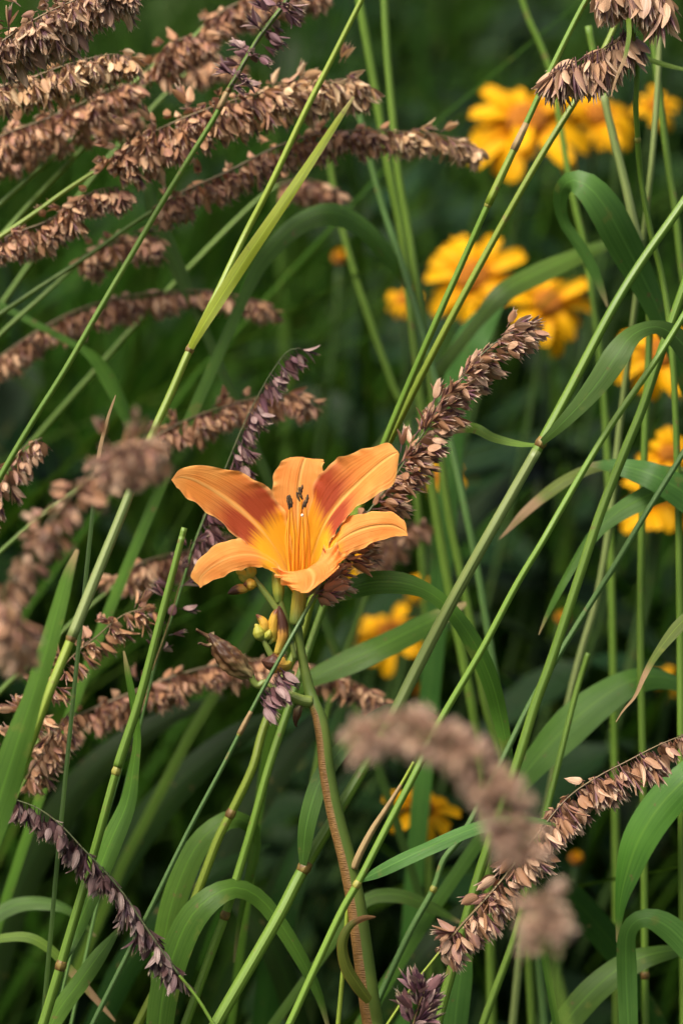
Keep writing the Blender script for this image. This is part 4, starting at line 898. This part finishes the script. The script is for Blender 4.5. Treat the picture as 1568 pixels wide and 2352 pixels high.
# flower: tube part with the tepals, stamens and pistil as its pieces
tb = [Z2(950, 490), Z2(955, 450), Z2(962, 380), Z2(970, 300), Z2(975, 230), Z2(982, 160), Z2(986, 110)]
tq = resample(crom(np.array([[*x] for x in tb]), 40), 20)
flower = tube('flower', tq, np.interp(np.linspace(0, 1, 20), [0, .08, .3, .7, 1], [S(15), S(18), S(17), S(16.5), S(20)]), M_TUBE, lily, 20)
tepal('sepal', flower,
      [(840, 958, -18), (815, 850, -40), (790, 740, -62), (742, 600, -85), (703, 450, -105), (697, 345, -125), (722, 245, -150), (795, 186, -178), (905, 225, -215)],
      [(850, 958, -20), (850, 850, -46), (848, 740, -72), (842, 600, -100), (840, 450, -128), (852, 320, -148), (872, 225, -172), (892, 190, -195), (925, 228, -220)],
      [(860, 958, -18), (888, 850, -40), (908, 740, -62), (932, 600, -85), (955, 450, -105), (975, 330, -125), (986, 235, -150), (990, 203, -172), (935, 230, -218)], M_SEP, 31, .7)
tepal('petal', flower,
      [(845, 955, -22), (835, 850, -50), (815, 700, -75), (785, 545, -85), (715, 405, -75), (600, 312, -55), (440, 252, -25), (205, 238, 30), (122, 312, 65)],
      [(838, 960, 0), (800, 860, -10), (735, 740, -28), (640, 610, -34), (520, 490, -26), (385, 388, -5), (265, 318, 25), (180, 296, 50), (125, 316, 66)],
      [(830, 962, 20), (770, 880, 35), (700, 805, 45), (622, 738, 45), (500, 640, 40), (380, 532, 45), (260, 448, 55), (168, 372, 64), (130, 324, 67)], M_PET, 32, 1.0)
tepal('petal', flower,
      [(852, 955, -22), (862, 850, -55), (878, 700, -80), (905, 500, -90), (955, 310, -80), (1060, 200, -50), (1190, 148, -15), (1345, 104, 25), (1412, 150, 60)],
      [(862, 960, 0), (890, 860, -10), (925, 740, -28), (985, 570, -38), (1070, 440, -28), (1170, 338, -8), (1280, 240, 22), (1365, 178, 50), (1415, 157, 62)],
      [(870, 962, 20), (930, 880, 35), (985, 790, 42), (1012, 690, 45), (1060, 612, 40), (1125, 525, 40), (1240, 430, 50), (1385, 340, 60), (1420, 166, 63)], M_PET, 33, 1.0)
tepal('sepal', flower,
      [(862, 960, 0), (915, 860, 0), (970, 760, 5), (1040, 640, 10), (1130, 527, 25), (1250, 500, 55), (1370, 498, 92), (1448, 550, 128), (1466, 622, 148)],
      [(868, 965, 8), (930, 880, 22), (985, 795, 36), (1050, 695, 50), (1150, 622, 70), (1260, 582, 95), (1370, 572, 122), (1440, 598, 143), (1468, 628, 150)],
      [(875, 968, 16), (950, 910, 45), (1010, 840, 65), (1070, 760, 80), (1112, 742, 95), (1220, 692, 115), (1330, 648, 135), (1420, 634, 148), (1470, 633, 152)], M_SEP, 34, .6)
tepal('sepal', flower,
      [(840, 960, 0), (800, 870, 0), (740, 770, 5), (640, 690, 10), (505, 648, 22), (385, 680, 60), (285, 765, 112), (234, 858, 148), (282, 920, 160)],
      [(832, 965, 8), (790, 890, 22), (740, 820, 36), (660, 768, 50), (560, 744, 70), (450, 762, 100), (350, 812, 132), (288, 870, 153), (284, 924, 161)],
      [(825, 968, 16), (780, 920, 45), (730, 865, 65), (680, 826, 75), (600, 806, 90), (500, 825, 115), (400, 868, 140), (320, 906, 156), (287, 930, 162)], M_SEP, 35, .6)
tepal('petal', flower,
      [(835, 965, 15), (790, 905, 50), (745, 855, 85), (718, 822, 125), (728, 862, 165), (775, 915, 200), (862, 957, 228)],
      [(850, 968, 22), (858, 908, 70), (868, 862, 115), (900, 826, 162), (935, 856, 195), (925, 912, 218), (885, 958, 230)],
      [(865, 965, 15), (915, 890, 50), (965, 800, 80), (1008, 684, 108), (1100, 722, 150), (1062, 822, 188), (905, 955, 229)], M_SEP, 36, 2.6)
for i, (x0, x1, xt, yt, wt, an) in enumerate(((818, 822, 806, 465, 70, (797, 400, -4)), (795, 788, 795, 470, 20, (786, 410, 6)), (842, 846, 866, 420, 20, (848, 352, -10)), (862, 872, 858, 408, -25, (866, 350, 5)), (905, 906, 886, 464, 45, (897, 398, 6)), (800, 775, 790, 530, -30, None))):
    pts_ = [ZF(850 + (x0 - 850) * .5, 955, 10), ZF(x0, 830, wt * .6), ZF(x1, 660, wt * .9), ZF(xt, yt, wt)]
    fq = resample(crom(np.array([[*p] for p in pts_]), 30), 18)
    o = tube('filament', fq, np.linspace(S(4.6), S(2.2), 18), M_FIL, flower, 8)
    if an:
        xa, ya, lean_ = an; ww = wt + 4
        ap = np.array([[*ZF(xt + (xa - xt) * k + 3 * math.sin(5 * k + i), yt + 6 - 74 * k, ww)] for k in np.linspace(0, 1, 14)])
        va, fa_, ua = tube_arrays(ap, [S(3.9) * (math.sin(math.pi * (0.06 + .9 * k)) ** .5) * (1 + .18 * math.sin(23 * k + i)) for k in np.linspace(0, 1, 14)], 8)
        mk('anther', va, fa_, ua, M_ANT, flower)
        if i in (1, 3): continue
        ap2 = ap + np.array(RGT) * S(5.5) * (1 if i % 2 else -1) - np.array(UPV) * S(5)
        va, fa_, ua = tube_arrays(ap2[:11], [S(2.8) * (math.sin(math.pi * (0.06 + .9 * k)) ** .5) for k in np.linspace(0, 1, 11)], 8)
        mk('anther', va, fa_, ua, M_ANT, flower)
fq = resample(crom(np.array([[*ZF(*p)] for p in ((850, 955, 15), (872, 830, 55), (874, 680, 70), (868, 520, 78))]), 30), 18)
tube('pistil', fq, np.linspace(S(4.8), S(2.4), 18), M_FIL, flower, 8)
tube('stigma', [ZF(868, 524, 78), ZF(868, 518, 78.5), ZF(868, 510, 79), ZF(868, 506, 79)], [S(2.2), S(3.4), S(3.0), S(.6)], M_STIG, flower, 8)
# buds, side branches, withered bloom
M_BUDG = bud_mat('bud_green', (0.16, 0.22, 0.035), (0.36, 0.36, 0.045), (0.44, 0.36, 0.06), .7, 1.2, .2)
M_BUDY = bud_mat('bud_yellow', (0.30, 0.27, 0.03), (0.56, 0.33, 0.035), (0.16, 0.05, 0.018), .66, .86, .25)
M_BUDB = bud_mat('bud_browned', (0.42, 0.30, 0.04), (0.46, 0.23, 0.04), (0.070, 0.026, 0.014), .36, .62, .5)
M_WITH = bud_mat('withered_brown', (0.30, 0.24, 0.10), (0.17, 0.085, 0.030), (0.065, 0.026, 0.011), .22, .75, .8)
M_BRAN = culm_mat('flower_branch', (0.12, 0.17, 0.03), (0.19, 0.24, 0.05))
def zt(name, pts, r, mat, parent=lily, sides=14, lump=0.0, n=20, closed=False, cren=0):
    q = resample(crom(np.array([[*Z2(*p)] for p in pts]), 50), n); rr = np.interp(np.linspace(0, 1, n), np.linspace(0, 1, len(r)), r)
    v, f, u = tube_arrays(q, [S(x * .2929) for x in rr], sides)
    if lump or cren:
        R = random.Random(len(pts) * 7 + int(pts[0][0])); v = [np.array(x) for x in v]; m_ = sides + 1
        for i in range(n):
            for k in range(sides + 1):
                kk = k % sides; c = q[i]; dlt = v[i * m_ + k] - c
                an = 6.283 * kk / sides; v[i * m_ + k] = c + dlt * (1 + lump * math.sin(.9 * i + kk * 1.1) * .6 + cren * (math.sin(5 * an + .09 * i) + .6 * math.sin(9 * an - .13 * i + 1)) * math.sin(3.14 * (i + .5) / n) ** .5)
    return mk(name, v, f, u, mat, parent)
zt('branch', [(905, 620, 0), (870, 500, -4), (820, 400, -6), (760, 310, -8), (690, 215, -8), (640, 150, -8), (615, 105, -8)], [24, 26, 28, 27, 26, 24, 14], M_BRAN)
zt('branch', [(940, 760, -10), (900, 560, -16), (860, 420, -20), (825, 320, -20), (812, 280, -20)], [18, 22, 22, 24, 30], M_BRAN)
zt('bud', [(815, 320, -20), (812, 240, -20), (808, 170, -20), (800, 90, -20), (795, 20, -20)], [28, 46, 50, 42, 12], M_BUDG)
zt('bud', [(640, 180, 0), (615, 175, 10), (585, 172, 16), (550, 175, 20), (535, 178, 20)], [14, 40, 50, 36, 6], M_BUDY)
zt('bud', [(590, 205, 0), (540, 205, 4), (490, 212, 6), (440, 232, 8), (415, 245, 8)], [14, 38, 42, 32, 8], M_BUDB)
for x, y, r in ((545, 95, 34), (500, 75, 30), (585, 75, 36), (615, 60, 30), (520, 115, 26)):
    zt('bud', [(600, 150, -10), ((x + 600) / 2, y + 32, -8), (x, y, -8), (x - 12, y - 30, -8), (x - 18, y - 48, -8)], [10, r * .7, r, r * .7, 4], M_BUDG)
zt('bud', [(425, -20, -14), (380, -50, -16), (345, -72, -16), (308, -95, -18), (285, -110, -18)], [16, 40, 44, 34, 8], M_BUDY)
zt('branch', [(470, 40, -14), (425, -20, -14), (400, -36, -14)], [16, 16, 14], M_BRAN)
zt('branch', [(560, 120, -12), (500, 70, -13), (465, 36, -14)], [14, 15, 14], M_BRAN)
zt('branch', [(930, 880, -5), (870, 850, 0), (800, 790, 4), (750, 720, 8), (715, 650, 10), (690, 600, 12)], [26, 30, 28, 26, 24, 18], M_BRAN)
zt('bud', [(690, 610, 14), (668, 575, 16), (655, 540, 16), (640, 500, 16), (625, 485, 16)], [20, 44, 50, 34, 8], M_BUDG)
zt('bud', [(705, 610, 20), (720, 585, 24), (735, 560, 26), (745, 535, 26), (748, 520, 26)], [12, 28, 33, 24, 5], M_BUDG)
zt('bud', [(690, 570, 6), (705, 520, 4), (695, 470, 2), (660, 430, 0), (635, 410, 0)], [20, 38, 40, 28, 8], M_BUDY)
zt('bud', [(775, 620, -2), (770, 540, 0), (772, 470, 2), (790, 400, 3), (815, 345, 4)], [20, 40, 42, 36, 10], M_BUDY)
zt('bud', [(800, 720, 10), (828, 640, 12), (848, 560, 14), (840, 460, 14), (822, 380, 12), (812, 342, 10)], [30, 36, 46, 42, 34, 10], M_BUDB, lump=.06)
zt('bract', [(740, 640, 6), (765, 600, 6), (778, 560, 5), (785, 530, 5)], [12, 22, 18, 4], M_BUDG)
zt('withered_bud', [(905, 775, 10), (880, 800, 14), (830, 800, 18), (780, 790, 20), (725, 780, 20), (690, 770, 18), (680, 765, 18)], [14, 46, 62, 74, 72, 44, 8], M_BUDB, lump=.12, cren=.05)
zt('branch', [(1075, 1090, -6), (1010, 1085, 0), (940, 1060, 6), (880, 1035, 10), (800, 1000, 10), (720, 950, 8), (690, 930, 8)], [46, 46, 42, 34, 24, 20, 24], M_BRAN)
zt('branch', [(700, 935, 8), (655, 965, 10), (620, 940, 12), (600, 905, 14), (585, 880, 14)], [26, 28, 26, 28, 36], M_BRAN)
wf = zt('withered_flower', [(600, 905, 14), (575, 875, 14), (530, 850, 16), (470, 790, 18), (400, 720, 20), (340, 650, 20), (290, 590, 20), (262, 560, 20)], [30, 60, 84, 96, 90, 72, 44, 18], M_WITH, sides=40, n=40, lump=.08, cren=.13)
zt('tip', [(300, 610, 20), (262, 580, 22), (225, 560, 24), (190, 540, 26), (165, 525, 30)], [30, 22, 14, 13, 14], M_WITH, wf, 10)
zt('tip', [(300, 640, 28), (262, 650, 30), (230, 645, 32), (200, 632, 34), (182, 640, 36)], [26, 18, 12, 12, 9], M_WITH, wf, 10)
zt('tip', [(310, 560, 8), (280, 565, 6), (262, 590, 8), (250, 620, 10)], [20, 15, 10, 4], M_WITH, wf, 10)
zt('bract', [(985, 1120, -2), (965, 1160, 0), (950, 1215, 2), (945, 1270, 2), (960, 1290, 2)], [20, 34, 30, 18, 4], M_WITH, lump=.1, cren=.08)
leaf(lily, [(850, 2300, -.004, 20), (825, 2265, -.008, 28), (797, 2220, -.012, 28), (788, 2170, -.014, 24), (805, 2130, -.014, 18), (835, 2112, -.012, 14), (862, 2107, -.01, 4)], M_CURL, .3, .6, name='curled_leaf', fold=.5)
for k, pts in enumerate((
    [(350, 2400, .2, 70), (440, 2110, .2, 88), (560, 1870, .21, 80), (700, 1680, .22, 54), (820, 1560, .23, 8)],
    [(90, 2400, .22, 60), (220, 2060, .22, 80), (370, 1840, .22, 76), (540, 1690, .22, 54), (700, 1620, .22, 8)],
    [(600, 2400, .18, 60), (640, 2110, .18, 70), (720, 1910, .19, 60), (860, 1730, .2, 8)],
    [(-40, 2300, .24, 60), (60, 2000, .24, 74), (200, 1780, .24, 70), (380, 1650, .24, 44), (520, 1600, .24, 8)],
    [(700, 2400, .16, 52), (640, 2200, .16, 60), (540, 2050, .17, 52), (420, 1950, .18, 8)],
    [(480, 2400, .26, 60), (640, 2050, .26, 74), (800, 1800, .26, 66), (960, 1680, .26, 8)],
    [(850, 2400, .15, 46), (960, 2200, .15, 56), (1080, 2080, .16, 46), (1220, 2000, .17, 8)],
    [(200, 2400, .16, 56), (300, 2200, .16, 66), (450, 2030, .16, 56), (620, 1940, .17, 6)])):
    # strap leaves fan out of the daylily's own foot
    w3 = np.array([[*P(u, v, d), S(wd, d)] for u, v, d, wd in pts]); q = resample(crom(w3, 50), 26)
    b = np.array(gq[0]) + np.array([.02 * math.cos(k), .02 * math.sin(k) + .02, 0])
    p0 = q[0, :3]; tt = q[0, :3] - q[1, :3]; tt /= np.linalg.norm(tt)
    s = np.linspace(0, 1, 12)[:-1, None]; m1 = b + np.array([0, 0, .16]); m2 = p0 + tt * .16; m2[2] = max(m2[2], .1)
    g_ = (1 - s) ** 3 * b + 3 * (1 - s) ** 2 * s * m1 + 3 * (1 - s) * s ** 2 * m2 + s ** 3 * p0
    qq = np.vstack([np.c_[g_, np.linspace(.010, q[0, 3], len(g_))], q]); qq[:, 3] = np.maximum(qq[:, 3], .0006)
    v_, f_, u_ = blade_arrays(qq[:, :3], qq[:, 3], np.full(len(qq), .35), .3, wave=.04, seed=k)
    mk('leaf', v_, f_, u_, M_STRAP, lily)
